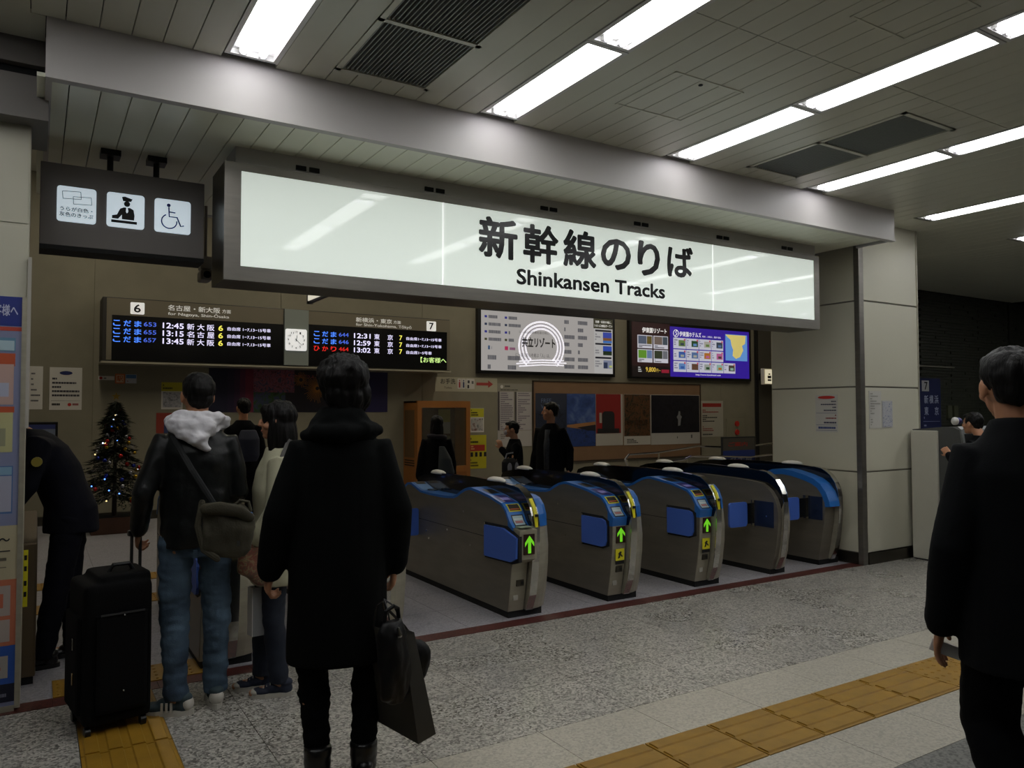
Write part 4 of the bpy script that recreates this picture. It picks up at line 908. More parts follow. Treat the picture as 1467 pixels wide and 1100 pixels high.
# rear flap of the nearest gate, standing across the lane
put('rear_flap', prism(BM(), rrect(-.22, -.005, .40, .64, .02), 1.50, 1.515, 'y'), BLUEF, g1)
NOEN = mat('red no entry disc', 'c02a24', .5)
def no_entry(g, x, y, z):
    put('no_entry_disc', prism(BM(), disc(x, z, .042, 24), y-.003, y, 'y'), NOEN, g); put('disc_bar', box(BM(), x-.027, x+.027, y-.005, y-.003, z-.009, z+.009), WHITE, g)
# exit gate with a plain hood (second from the right)
g = empty('ticket_gate', (5.75, 4.82, 0), 0, 'exit-only ticket gate with black hood and red no-entry disc, second from the right', 'ticket gate', 'automatic ticket gates in a row')
put('side_panel', prism(BM(), [(y+.02, z-.10) for y, z in HOODT[1:]]+[(-.11, .50), (-.10, .41), (-.085, .28), (-.06, .165), (-.01, .05), (1.84, .05)], 0, .05), GSTEEL, g)
common_gate(g, .05); right_shell(g, .11, .25)
put('blue_door_recess', box(BM(), -.004, .01, -.06, .20, .43, .665), mat('navy flap recess', '16233f', .4), g); put('flap_hinge', box(BM(), -.02, .0, .15, .175, .42, .665), CHROME, g)
put('flap', prism(BM(), rrect(-.335, -.10, .43, .655, .03), .16, .18, 'y'), BLUEF, g); put('flap_arm', box(BM(), -.10, -.01, .165, .175, .45, .64), BLACK, g)
no_entry(g, .155, -.045, .59); bolts(g, ((.02, .53),), -.004)
# last gate beside the pillar
g = empty('ticket_gate', (6.50, 4.86, 0), 0, 'last ticket gate against the cream pillar, blue topped with a no-entry disc', 'ticket gate', 'automatic ticket gates in a row')
P2 = [(-.09, .62), (-.085, .66), (-.05, .74), (0, .80), (.06, .835), (.16, .865), (.30, .895), (.40, .905), (.52, .895), (.62, .86), (.75, .82), (1.1, .80), (1.5, .80), (1.65, .85), (1.8, .82), (1.84, .7)]
put('side_panel', prism(BM(), [(-.006, .05), (-.042, .234), (-.075, .415), (-.09, .60)]+[(y, z-.05) for y, z in P2[1:-1]]+[(1.84, .66), (1.84, .05)], 0, .15), GSTEEL, g)
put('top_cover', ribbon(BM(), [(y, z-.05) for y, z in P2], -.003, .15, .055), BLUE, g)
common_gate(g, .15); put('right_body', prism(BM(), [(.03, .05), (-.04, .51), (-.02, .65), (1.84, .65), (1.84, .05)], .21, .30), STEEL, g)
put('blue_door_recess', box(BM(), -.004, .01, -.06, .16, .44, .665), mat('navy flap recess'), g); put('flap_hinge', box(BM(), -.03, 0, .08, .11, .44, .67), CHROME, g)
put('flap', prism(BM(), rrect(-.36, -.15, .445, .66, .03), .09, .11, 'y'), BLUEF, g); put('flap_arm', box(BM(), -.15, -.02, .095, .105, .46, .645), BLACK, g)
no_entry(g, .115, -.10, .60); bolts(g, ((.0, .58),), -.004)
# left end cabinet
c = empty('gate_cabinet', (-.02, 5.2, 0), 0, 'brown steel gate end with yellow sticker beside the guide board', 'ticket gate')
rp(c, put('body', box(BM(), -.35, .022, 5.06, 6.7, .04, .78, .012), mat('brown tinted steel', '6a5c4a', .35, metal=.7))); rp(c, put('base', box(BM(), -.34, .012, 5.07, 6.69, 0, .04), BLACKM))
rp(c, put('yellow_sticker', box(BM(), -.045, -.022, 5.057, 5.06, .43, .74), YEL))
for z in (.50, .56, .64, .70): rp(c, put('sticker_text', box(BM(), -.040, -.027, 5.055, 5.057, z-.015, z+.012), INK))

# ---------------------------------------------------------------- guide board at the far left
gbd = empty('guide_board', (-.5, 4.68, 0), 0, 'tall information board with a blue header and coloured panels at the left edge', 'notice board')
BX = -.068
rp(gbd, put('panel', box(BM(), -1.15, BX, 4.665, 4.69, .03, 2.09), mat('pale violet board', '7d82a0', .5)))
rp(gbd, put('frame_side', box(BM(), BX, BX+.022, 4.655, 4.69, .02, 2.09), STEEL)); rp(gbd, put('frame_post', box(BM(), BX+.022, BX+.038, 4.66, 4.69, 1.42, 2.30), mat('white post', 'a8a49a', .5)))
rp(gbd, put('foot', box(BM(), -1.15, BX, 4.66, 4.69, 0, .03), STEEL))
X1 = BX
rp(gbd, prints('print', [(-1.1, X1, 1.94, 2.09, '1c2c7c'), (-1.1, X1, 1.915, 1.935, 'b04030'),
  (-1.1, X1-.025, 1.81, 1.88, '5c86a0'), (-1.1, X1-.03, 1.815, 1.865, 'a8c0c8', 1), (-1.1, X1-.025, 1.735, 1.80, 'b4502c'), (-1.1, X1-.03, 1.54, 1.745, 'b89a90', 1), (-1.1, X1-.025, 1.50, 1.53, 'b4502c'), (-1.1, X1-.03, 1.30, 1.50, 'b4b080', 1),
  (-.3, X1-.05, 1.58, 1.65, 'a8acc0', 2), (-.3, X1-.06, 1.33, 1.42, '8c8c70', 2),
  (-1.1, X1-.025, .99, 1.23, '486a98'), (-1.1, X1-.03, 1.0, 1.18, 'a0a0b0', 1), (-1.1, X1-.03, 1.185, 1.225, '7ca0b8', 1)] +
  [(-1.1, X1, .66, .93, 'b0a688'), (-1.1, X1, .33, .66, 'b86a4c'), (-1.1, X1-.025, .48, .63, 'a89c94', 1), (-1.1, X1-.025, .35, .46, 'a89c94', 1), (-.3, X1-.055, .52, .59, 'b8644a', 2),
   (-1.1, X1, .14, .33, '2450a0'), (-1.1, X1-.03, .17, .28, 'a49c94', 1), (-.3, X1-.06, .21, .225, 'b06040', 2), (-1.1, X1, .05, .14, '101428')] + textlines(-.2, X1-.04, .19, .27, 3, '4050a0', 4) + textlines(-.2, X1-.03, .07, .13, 2, '707080', 5), 4.665))
ptext(gbd, 'lettering', '客様へ', -.19, -.085, 1.99, 2.05, 4.661, mat('white board ink', 'b8bcd8', .6), bold=.02)
ptext(gbd, 'lettering', '内〜', -.19, -.10, .83, .89, 4.661, INK, bold=.02); rp(gbd, prints('print', [(-.3, X1-.03, .80, .806, '2c2a26'), (-.3, X1-.045, .755, .77, '5c5648'), (-.3, X1-.045, .72, .724, '5c5648')], 4.662))
ptext(gbd, 'lettering', 'ご案内', -.3, -.155, .745, .79, 4.661, INK)

# ---------------------------------------------------------------- ticket machine at the right
tm = empty('ticket_machine', (7.9, 4.3, 0), 0, 'white sided ticket machine with a grey slanted console beside the pillar', 'ticket machine')
WM = mat('ivory machine side', 'b9b6a8', .4, var=.04); GM = mat('dark grey machine cheek', '4c4d4b', .45); SM_ = mat('silver console', '8c8e8c', .35, metal=.5)
rp(tm, put('side_slab', box(BM(), 7.612, 7.65, 4.30, 4.57, .012, 1.30, .012), WM)); rp(tm, put('side_slab', box(BM(), 8.25, 8.288, 4.30, 4.57, .012, 1.30, .012), WM))
CH = [(4.57, .03), (4.57, 1.31), (4.30, 1.335), (4.16, 1.335), (4.10, 1.31), (4.055, .92), (4.05, .86), (4.13, .82), (4.19, .03)]
rp(tm, put('cabinet', prism(BM(), CH, 7.65, 8.25), GM))
SLP = [(4.12, 1.345), (4.085, 1.315), (4.035, .92), (4.03, .85)]
rp(tm, put('console', prism(BM(), [(4.20, 1.34)]+SLP+[(4.10, .84)], 7.655, 8.245), SM_))
rp(tm, put('screen', prism(BM(), [(4.079, 1.27), (4.075, 1.27), (4.056, 1.10), (4.060, 1.10)], 7.70, 7.95), BLACK)); rp(tm, put('handset_ring', prism(BM(), [(7.78+.05*math.cos(a*PI/8), .99+.06*math.sin(a*PI/8)) for a in range(16)], 4.025, 4.045, 'y'), BLACK))
rp(tm, put('keypad', box(BM(), 7.86, 8.05, 4.02, 4.045, .95, 1.02), WHITEP)); rp(tm, put('cabinet_seam', box(BM(), 7.648, 7.66, 4.13, 4.30, .55, .556), BLACKM)); rp(tm, put('plinth', box(BM(), 7.62, 8.28, 4.20, 4.56, 0, .03), BLACKM))
rp(tm, prints('label', [], 0)) if 0 else None

# ---------------------------------------------------------------- wooden booth
wbx = empty('wooden_booth', (5.73, 11.7, 0), 0, 'orange wooden cabinet booth with a large glass window against the hall wall', 'booth')
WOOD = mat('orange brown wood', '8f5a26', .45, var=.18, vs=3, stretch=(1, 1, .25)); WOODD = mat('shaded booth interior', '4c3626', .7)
X0, X1_, Y1_, Y2_, ZT = 5.25, 6.22, 11.40, 11.95, 1.675
bm = BM()
for a, b, c_, d in ((X0, X0+.075, 0, ZT), (X1_-.075, X1_, 0, ZT), (X0+.075, X1_-.075, ZT-.11, ZT), (X0+.075, X1_-.075, .50, .60)): box(bm, a, b, Y1_, Y1_+.05, c_, d)
rp(wbx, put('frame', bm, WOOD)); rp(wbx, put('lower_panel', box(BM(), X0+.075, X1_-.075, Y1_+.012, Y1_+.05, 0, .50), WOOD))
rp(wbx, put('side_frame', box(BM(), X0, X0+.03, Y1_+.05, Y2_, 0, ZT), WOOD)); rp(wbx, put('side_inset', box(BM(), X0-.006, X0, Y1_+.12, Y2_-.05, .75, ZT-.15), mat('booth side inset', '5d452a', .5)))
for z in (.62, .66, .70): rp(wbx, put('side_vent', box(BM(), X0-.005, X0, Y1_+.12, Y2_-.05, z-.008, z+.008), BLACKM))
rp(wbx, put('side_frame', box(BM(), X1_-.03, X1_, Y1_+.05, Y2_, 0, ZT), WOOD)); rp(wbx, put('roof', box(BM(), X0, X1_, Y1_+.05, Y2_, ZT-.03, ZT), WOOD))
rp(wbx, put('interior', box(BM(), X0+.03, X1_-.03, Y2_-.04, Y2_, 0, ZT-.03), WOODD))
gm = mat('window glass', 'ffffff', .02, trans=1.); rp(wbx, put('pane', box(BM(), X0+.07, X1_-.07, Y1_+.022, Y1_+.028, .59, ZT-.10), gm))
rp(wbx, prints('poster_reflection', [(X0+.09, X0+.33, 1.30, 1.55, '6a3018'), (X0+.62, X0+.85, 1.32, 1.54, '8a8a3a'), (X0+.62, X0+.85, 1.12, 1.32, '8a8c88'), (X0+.5, X0+.85, .75, 1.08, '5c5c44')], Y2_-.045))  # reflection of posters in the glass, painted as patches on the booth's back
for z in (.98, .82): rp(wbx, put('knob', ball(BM(), (X0+.13, Y1_-.012, z), .014, 10, 6), CHROME))

# ---------------------------------------------------------------- decorated tree
xt = empty('christmas_tree', (.86, 10.9, 0), 0, 'small decorated Christmas tree with tinsel, baubles and blue lights by the back wall', 'tree')
R_ = random.Random(11)
put('planter', box(BM(), -.27, .27, -.2, .2, 0, .2, .01), mat('brown planter wood', '4a2c1c', .6, var=.2, vs=6), xt)
put('trunk', limb(BM(), [(0, 0, .15), (0, 0, .9), (0, 0, 1.6)], [.03, .022, .008], 8), mat('tree trunk', '2a1e14', .8), xt)
put('soil', box(BM(), -.25, .25, -.18, .18, .19, .205), BLACKM, xt)
bm = BM()
for i in range(520):
    t = R_.random()**.9; z = .36+1.24*t; rr = (.42*(1-t)**.8+.035)*(.86+.2*math.sin(z*24)); a = R_.uniform(0, 2*PI)
    tip = Vector((rr*math.cos(a), rr*math.sin(a), z-.05*(1-t))); root = Vector((0, 0, z+.05)); d = tip-root
    for k in range(13):
        u = .25+.75*k/12; c0 = root+d*u; aa = R_.uniform(0, 2*PI); ln = .045+.025*R_.random()
        s = Vector((math.cos(aa), math.sin(aa), R_.uniform(-.4, .6))).normalized()*ln + d.normalized()*ln*.7; q = s.cross(Vector((R_.random(), R_.random(), 1))).normalized()*.011
        bm.faces.new([bm.verts.new(v) for v in (c0-q, c0+q, c0+s)])
tag(put('foliage', bm, mat('dark tree needles', '16220f', .7, var=.3, vs=20), xt), kind='stuff')
bm = BM()
for i in range(900):
    z = .38+1.15*R_.random(); ph = z*9; rr = .41*(1-(z-.36)/1.24)+.02; a = ph+R_.gauss(0, .16)+(PI if R_.random() < .5 else 0)
    c0 = Vector((rr*math.cos(a), rr*math.sin(a), z+R_.gauss(0, .018))); s = Vector((R_.gauss(0, 1), R_.gauss(0, 1), R_.gauss(0, 1))).normalized()*.022; q = Vector((R_.gauss(0, 1), R_.gauss(0, 1), R_.gauss(0, 1))).normalized()*.004
    bm.faces.new([bm.verts.new(v) for v in (c0-s, c0+q, c0+s)])
tag(put('tinsel', bm, mat('silver white tinsel', '8f8a92', .5), xt), kind='stuff')
bc = [mat('red bauble', 'a01c18', .2, metal=.6), mat('gold bauble', '9a7c1c', .25, metal=.7), mat('blue bauble', '1c2c8a', .2, metal=.6), mat('silver bauble', '9a9aa0', .2, metal=.8)]
bl_ = [put('bauble', ball(BM(), (0, 0, 0), .026, 12, 8), m, xt, (.3, 0, -3), smooth=True) for m in bc]
fl = [put('fairy_light', ball(BM(), (0, 0, 0), .009, 8, 6), mat('lit fairy light '+c_, c_, .5, emit=e, ecol=c_), xt) for c_, e in (('5a8cff', 3.), ('d8e4ff', 3.), ('ffe09a', 1.5))]
for i in range(44):
    t = (i+.5)/44; z = .40+1.15*t; rr = .41*(1-(z-.36)/1.24)+.015; a = -PI/2+R_.uniform(-1.5, 1.5)
    o = bl_[i % 4] if i < 4 else inst(bl_[R_.randrange(4)], xt)
    o.location = (rr*math.cos(a), rr*math.sin(a), z)
for i in range(17):
    z = .34+1.15*R_.random(); rr = .43*(1-(z-.36)/1.24)+.02; a = -PI/2+R_.uniform(-1.4, 1.4)
    o = fl[i] if i < 3 else inst(fl[R_.choice((0, 0, 1, 2))], xt)
    o.location = (rr*math.cos(a), rr*math.sin(a), z)
bm = BM(); S5 = [(.055*math.sin(i*PI/5)*(1 if i % 2 == 0 else .42), 1.70+.055*math.cos(i*PI/5)*(1 if i % 2 == 0 else .42)) for i in range(10)]
put('star', prism(bm, S5, -.008, .008, 'y'), mat('gold star', '8a7030', .3, metal=.7), xt)

# ---------------------------------------------------------------- people
def mball(bm, c, r, M=None, seg=16, rings=10):
    g = bmesh.ops.create_uvsphere(bm, u_segments=seg, v_segments=rings, radius=1)
    for v in g['verts']:
        v.co = Vector((v.co.x*r[0]+c[0], v.co.y*r[1]+c[1], v.co.z*r[2]+c[2]))
        if M: v.co = M @ v.co
def head_matrix(pos, yaw=0., pitch=0., tilt=0.):
    return Matrix.Translation(Vector(pos)) @ Matrix.Rotation(yaw, 4, 'Z') @ Matrix.Rotation(pitch, 4, 'X') @ Matrix.Rotation(tilt, 4, 'Y')
def head(bm, M):
    mball(bm, (0, -.012, .022), (.074, .094, .096), M, 20, 14)
    mball(bm, (0, .020, -.040), (.054, .066, .066), M)
    mball(bm, (0, .055, -.085), (.026, .026, .022), M)          # chin
    mball(bm, (0, .066, .028), (.048, .020, .014), M)           # brow
    mball(bm, (0, .092, -.006), (.009, .013, .022), M); mball(bm, (0, .098, -.020), (.013, .013, .011), M)
    mball(bm, (0, .079, -.052), (.024, .010, .006), M); mball(bm, (0, .078, -.062), (.020, .010, .006), M)
    for s in (-1, 1):
        mball(bm, (s*.078, -.008, -.006), (.009, .020, .031), M); mball(bm, (s*.040, .052, -.028), (.022, .026, .020), M)
def hand(bm, wr, d, n, t, curl=.35, grip=False):
    """palm, four unequal jointed fingers and a thumb from the side of the palm; d along the forearm, n palm side, t thumb side"""
    wr = Vector(wr); d = Vector(d).normalized(); t = Vector(t); t = (t-d*t.dot(d)).normalized(); n_ = d.cross(t); n_ = n_ if n_.dot(Vector(n)) > 0 else -n_
    R = []
    for u, w, h in ((-.02, .026, .022), (.0, .026, .019), (.03, .037, .016), (.065, .042, .015), (.09, .040, .012)):
        R.append(ring_sec(bm, wr+d*u, t, n_, w, h, 12))
    skin(bm, R)
    cu = 1.15 if grip else curl
    for off, ln in ((.031, .074), (.0105, .083), (-.0105, .077), (-.031, .060)):
        p = wr+d*.082+t*off; a = cu*.5; P = [p-d*.02]; q = p
        P.append(q)
        for k, f in enumerate((.46, .30, .24)):
            q = q+(d*math.cos(a)+n_*math.sin(a))*ln*f; P.append(q); a += cu*.85
        limb(bm, P, [.0095, .0095, .0088, .008, .0068], 8)
    p = wr+d*.022+t*.026; q = p+(t*.62+d*.72+n_*.25).normalized()*.045; r = q+(d*.92+t*.15+n_*.4).normalized()*.034
    limb(bm, [p, q, r], [.0125, .0105, .008], 8)
BASE = dict(pelvis=(0, 0, .93), chest=(0, 0, 1.30), neck=(0, -.01, 1.46), head=(0, .012, 1.625), hyaw=0., hpitch=0., htilt=0.,
            shL=(-.162, -.005, 1.385), shR=(.162, -.005, 1.385), elL=(-.222, -.03, 1.12), elR=(.222, -.03, 1.12), wrL=(-.245, .03, .88), wrR=(.245, .03, .88),
            hiL=(-.09, 0, .91), hiR=(.09, 0, .91), knL=(-.10, .015, .50), knR=(.10, .015, .50), anL=(-.10, -.03, .085), anR=(.10, -.03, .085), toL=0., toR=0., gripL=False, gripR=False)
def lerp(a, b, k): return tuple(a[i]+(b[i]-a[i])*k for i in range(3))
def body(root, J, vox=.0055):
    bm = BM(); c, p, nk = Vector(J['chest']), Vector(J['pelvis']), Vector(J['neck'])
    secs = [(p.x, p.y, p.z-.08, .13, .09), (p.x, p.y, p.z, .15, .10), (*lerp(p, c, .35), .132, .09), (*lerp(p, c, .75), .15, .10), (c.x, c.y, c.z, .165, .10), (*lerp(c, nk, .6), .15, .08), (*lerp(c, nk, .9), .085, .06)]
    loft(bm, secs)
    M = head_matrix(J['head'], J['hyaw'], J['hpitch'], J['htilt'])
    limb(bm, [lerp(c, nk, .6), J['neck'], M @ Vector((0, -.02, -.02))], [.06, .054, .052], 14); head(bm, M)
    for s in 'LR':
        limb(bm, [lerp(J['sh'+s], c, .3), J['sh'+s], lerp(J['sh'+s], J['el'+s], .5), J['el'+s], lerp(J['el'+s], J['wr'+s], .35), J['wr'+s]], [.05, .05, .045, .037, .037, .024], 12)
        sg_ = -1 if s == 'L' else 1
        d = Vector(J['wr'+s])-Vector(J['el'+s]); hd = J.get('hd'+s, d)
        hand(bm, J['wr'+s], hd, J.get('hn'+s, (-sg_, 0, 0)), J.get('ht'+s, (0, 1, .1)), grip=J['grip'+s])
        limb(bm, [J['hi'+s], lerp(J['hi'+s], J['kn'+s], .5), J['kn'+s], lerp(J['kn'+s], J['an'+s], .35), J['an'+s]], [.085, .075, .056, .054, .036], 12)
        a = Vector(J['an'+s]); th = J['to'+s]; f = Vector((math.sin(th), math.cos(th), 0))
        limb(bm, [a-Vector((0, 0, .01)), a+f*.06-Vector((0, 0, .045)), a+f*.15-Vector((0, 0, .06))], [.036, .032, .024], 10)
    b = fuse('body', bm, SKINM, root, vox, 3)
    for s in (-1, 1):
        e = BM(); mball(e, (s*.031, .066, .008), (.0125, .010, .0075), M, 10, 6); put('eye', e, mat('eye white', 'b8b2a8', .3), root)
        e = BM(); mball(e, (s*.031, .0745, .008), (.0055, .003, .0055), M, 8, 6); put('pupil', e, INK, root)
    e = BM(); mball(e, (0, .0835, -.057), (.021, .0075, .0065), M, 12, 6); put('mouth', e, mat('lips', '8a4c42', .5), root)
    return M
def hair(root, M, style='short', m=None):
    bm = BM()
    if style == 'short': mball(bm, (0, -.024, .040), (.084, .097, .090), M); mball(bm, (0, -.062, -.012), (.068, .048, .055), M); mball(bm, (0, .045, .085), (.055, .035, .025), M)
    if style == 'fluffy': mball(bm, (-.008, -.022, .042), (.110, .114, .102), M); mball(bm, (0, -.058, -.035), (.100, .064, .088), M); mball(bm, (0, .05, .085), (.065, .042, .035), M); mball(bm, (-.062, -.02, -.015), (.032, .045, .06), M); mball(bm, (.07, -.02, -.03), (.034, .05, .08), M)
    if style == 'long':
        mball(bm, (0, -.020, .038), (.092, .106, .094), M); mball(bm, (0, -.052, -.10), (.088, .070, .19), M)
        for s in (-1, 1): mball(bm, (s*.068, -.005, -.09), (.026, .050, .17), M)
        mball(bm, (0, .062, .068), (.055, .030, .035), M)
    amp = {'short': (.008, 30, 12), 'fluffy': (.013, 38, 9), 'long': (.010, 34, 4)}[style]
    return fuse('hair', bm, m or HAIR, root, .006, 3, fold=amp)
def garment(root, name, rings, J, m, sleeves=None, vox=.009, fold=(.008, 9, 7), extra=None, sides='LR'):
    bm = BM()
    if rings: loft(bm, rings, 28)
    if sleeves:
        c = Vector(J['chest'])
        for s in sides:
            sh, el, wr = J['sh'+s], J['el'+s], J['wr'+s]; r = sleeves
            limb(bm, [lerp(sh, c, .35), sh, lerp(sh, el, .5), el, lerp(el, wr, .5), lerp(el, wr, .97)], [r[0]*1.02, r[0], r[0]*.93, r[1], (r[1]+r[2])/2, r[2]], 16)
    if extra: extra(bm)
    return fuse(name, bm, m, root, vox, 5, fold=fold)
def trousers(root, J, m, r=(.098, .078, .062), hem=.06, name='trousers', top=.99, vox=.009, fold=(.007, 10, 16), hip=(.165, .115)):
    bm = BM(); p = J['pelvis']
    loft(bm, [(p[0], p[1], .80, hip[0]*.88, hip[1]*.95), (p[0], p[1], .90, hip[0], hip[1]), (p[0], p[1], top, hip[0]*.95, hip[1]*.93)], 24)
    for s in 'LR':
        hi, kn, an = J['hi'+s], J['kn'+s], J['an'+s]; lo = (an[0], an[1], hem)
        limb(bm, [hi, lerp(hi, kn, .5), kn, lerp(kn, an, .35), lerp(kn, an, .75), lo], [r[0], (r[0]+r[1])/2, r[1], (r[1]+r[2])/2*1.02, r[2], r[2]], 16, caps=False)
    return fuse(name, bm, m, root, vox, 4, fold=fold)
def shoe(root, pos, yaw, m, sole, k=1., lace=None, stripe=None):
    def T(o): o.rotation_euler = (0, 0, -yaw); o.location = (pos[0], pos[1], pos[2]); o.scale = (k, k, k); return o
    bm = BM()
    for c, r in (((0, -.035, .045), (.036, .045, .040)), ((0, -.035, .080), (.037, .046, .028)), ((0, .03, .050), (.040, .065, .034)), ((0, .10, .036), (.044, .065, .024))): mball(bm, c, r)
    u = T(fuse('shoe', bm, m, root, .005, 4))
    out = [(.038*math.sin(a)*(1 if math.cos(a) < 0 else 1.22), (.075+.10*math.cos(a)*1.25-.03) if math.cos(a) > 0 else (.045+.135*math.cos(a))) for a in [2*PI*i/24 for i in range(24)]]
    so = put('sole', box(BM(), 0, .001, 0, .001, 0, .001) if 0 else prism(BM(), out, 0, .026, 'z'), sole, u)
    if lace:
        for i in range(4): put('lace', limb(BM(), [(-.022, .03+.02*i, .083-.008*i), (0, .032+.02*i, .088-.008*i), (.022, .03+.02*i, .083-.008*i)], [.0035]*3, 6), lace, u)
        put('toe_cap', box(BM(), 0, .001, 0, .001, 0, .001) if 0 else (lambda b: (mball(b, (0, .130, .034), (.040, .038, .020)), b)[1])(BM()), lace, u, smooth=True)
    if stripe:
        for i in range(3): put('stripe', box(BM(), -.0445, -.040, .0+.022*i, .011+.022*i, .022, .068), stripe, u)
        b = BM(); mball(b, (0, -.058, .052), (.036, .028, .036)); put('heel_patch', b, stripe, u, smooth=True)
    return u
def person(loc, az, H, label, J=None, group=None):
    r = empty('person', loc, -math.radians(az), label, 'person', group); s = H/1.745; r.scale = (s, s, s)
    D = dict(BASE); D.update(J or {}); return r, D
CB = mat('black wool cloth', '060808', .9, spec=.12, var=.25, vs=6, bump=.15, bs=220); CB2 = mat('black trousers cloth', '050608', .9, spec=.1, bump=.1, bs=200)
CDK = mat('charcoal dark cloth', '090a0d', .9, spec=.12, bump=.1, bs=200)

# --- the person in the long black coat
r, J = person((1.075, 3.09, 0), 17, 1.715, 'person seen from behind in a long black hooded coat holding bags by the right hand',
  dict(shL=(-.155, -.005, 1.365), shR=(.155, -.005, 1.365), elL=(-.243, -.03, 1.10), wrL=(-.278, .02, .875), elR=(.235, -.03, 1.11), wrR=(.228, .02, .875), gripL=True, gripR=True, htL=(-.2, .9, 0), hnL=(1, .2, 0), htR=(.1, 1, 0), hnR=(-1, 0, 0), anL=(-.085, -.03, .09), anR=(.10, -.03, .09), hyaw=.35, head=(.01, .01, 1.630), knL=(-.11, .01, .50), knR=(.115, .01, .50)))
M = body(r, J); hair(r, M, 'fluffy')
garment(r, 'coat', [(0-.01, 0, .50, .205, .150), (-.01, 0, .56, .206, .150), (-.005, 0, .80, .203, .148), (0, 0, 1.05, .198, .142), (0, 0, 1.25, .205, .138), (0, -.005, 1.34, .190, .128), (0, -.01, 1.41, .150, .112), (0, -.01, 1.46, .112, .090)], J, CB, (.072, .063, .056), fold=(.007, 7, 2.5))
garment(r, 'coat_collar', [(0, -.005, 1.40, .150, .115), (0, -.015, 1.45, .142, .118), (0, -.02, 1.50, .115, .108), (0, -.015, 1.535, .095, .092), (0, -.012, 1.55, .085, .083)], J, CB, fold=(.008, 12, 16),
        extra=lambda bm: limb(bm, [(-.14, .0, 1.425), (-.09, -.10, 1.44), (0, -.135, 1.44), (.09, -.10, 1.455), (.15, .0, 1.45)], [.03, .038, .04, .038, .03], 12))
trousers(r, J, CB2, r=(.082, .066, .054), hem=.10, fold=(.010, 12, 26))
for s in 'LR': shoe(r, (J['an'+s][0], J['an'+s][1], 0), 0, mat('black leather', '0a0a0b', .35), BLACK); 
for s in 'LR':
    a = J['an'+s]; garment(r, 'boot_shaft', [(a[0], a[1], .05, .052, .06), (a[0], a[1], .12, .055, .062), (a[0], a[1], .17, .058, .062)], J, mat('black leather'), fold=(.004, 20, 40))
hrw = r.matrix_basis @ Vector((J['wrR'][0]-.005, J['wrR'][1]+.03, J['wrR'][2]-.085))
# --- bags of the coat person
LEA = mat('black bag leather', '050506', .5, spec=.25, bump=.2, bs=40)
hb = empty('handbag', (1.165, 2.74, .36), math.radians(20), 'soft black handbag hanging from the right hand of the long-coated person', 'bag')
bm = BM(); loft(bm, [(.02, 0, .04, .045, .020), (.015, 0, .07, .075, .035), (.0, 0, .20, .082, .042), (-.005, 0, .30, .066, .032), (-.01, 0, .35, .045, .018)], 24)
fuse('pouch', bm, LEA, hb, .007, 4, fold=(.012, 14, 8))
put('handle', limb(BM(), [(-.05, .01, .30), (-.03, .01, .39), (.0, .0, .405), (.03, .01, .39), (.045, .01, .29)], [.008]*5, 8), LEA, hb)
put('zip_charm', limb(BM(), [(-.015, -.040, .33), (-.012, -.045, .305)], [.006, .010], 8), CHROME, hb)
pb = empty('paper_bag', (1.283, 2.895, .235), math.radians(-62), 'dark grey glossy paper shopping bag tilted beside the handbag', 'bag')
PAP = mat('dark grey glossy paper', '5c5a54', .35, var=.15, vs=5); PAP2 = mat('pale paper lining', '77756e', .6)
bm = BM(); a, b_, h = .15, .042, .42; lean = .085
V = [bm.verts.new(p) for p in ((-a, -b_, 0), (a, -b_, 0), (a, b_, 0), (-a, b_, 0), (-a*.94+0, -b_*.6, h), (a*.94, -b_*.6, h), (a*.94, b_*.6, h), (-a*.94, b_*.6, h))]
for q in ((0, 3, 2, 1), (0, 1, 5, 4), (1, 2, 6, 5), (2, 3, 7, 6), (3, 0, 4, 7)): bm.faces.new([V[i] for i in q])
bmesh.ops.solidify(bm, geom=bm.faces[:], thickness=.002)
o = put('bag_body', bm, PAP, pb); put('bag_lining', box(BM(), -a*.9, a*.9, -b_*.55, b_*.55, h-.03, h-.028), PAP2, pb)
for y in (-.03, .03): put('cord_handle', limb(BM(), [(-.07, y, h-.01), (-.04, y*.5, h+.09), (.0, 0, h+.115), (.04, y*.5, h+.09), (.07, y, h-.01)], [.0035]*5, 6), BLACK, pb)
pb.rotation_euler = (math.radians(-11), 0, math.radians(100))
bk = empty('round_bag', (1.405, 3.07, .345), math.radians(-20), 'black rounded bag edge showing behind the grey paper bag', 'bag')
bm = BM(); mball(bm, (0, 0, .09), (.07, .045, .09)); fuse('pouch', bm, LEA, bk, .007, 3, fold=(.008, 14, 10)); put('strap', limb(BM(), [(0, 0, .17), (-.05, -.05, .25), (-.12, -.13, .34)], [.006]*3, 6), LEA, bk)

# --- the man in jeans with the white hood
r, J = person((.705, 4.215, 0), 10, 1.695, 'man from behind in black leather jacket, white hood and blue jeans, beside a suitcase',
  dict(shL=(-.155, -.005, 1.39), shR=(.155, -.005, 1.39), elL=(-.248, -.06, 1.13), wrL=(-.275, .075, .93), elR=(.212, .0, 1.12), wrR=(.16, .20, 1.02), gripL=True, htL=(0, .6, .5), hnL=(1, 0, 0), anL=(-.085, -.045, .085), anR=(.105, .03, .085), toL=-1.25, toR=-.1, hyaw=.25, head=(.0, .015, 1.628), knL=(-.10, .0, .50), knR=(.105, .03, .50)))
M = body(r, J); hair(r, M, 'short')
LEJ = mat('black leather jacket', '0c0f0f', .42, spec=.35, var=.2, vs=7, bump=.25, bs=30)
garment(r, 'jacket', [(0, 0, .845, .176, .130), (0, 0, .87, .178, .132), (0, 0, 1.0, .172, .128), (0, 0, 1.18, .180, .130), (0, -.005, 1.33, .185, .125), (0, -.01, 1.41, .158, .105), (0, -.01, 1.46, .11, .085)], J, LEJ, (.064, .056, .046), fold=(.009, 8, 9))
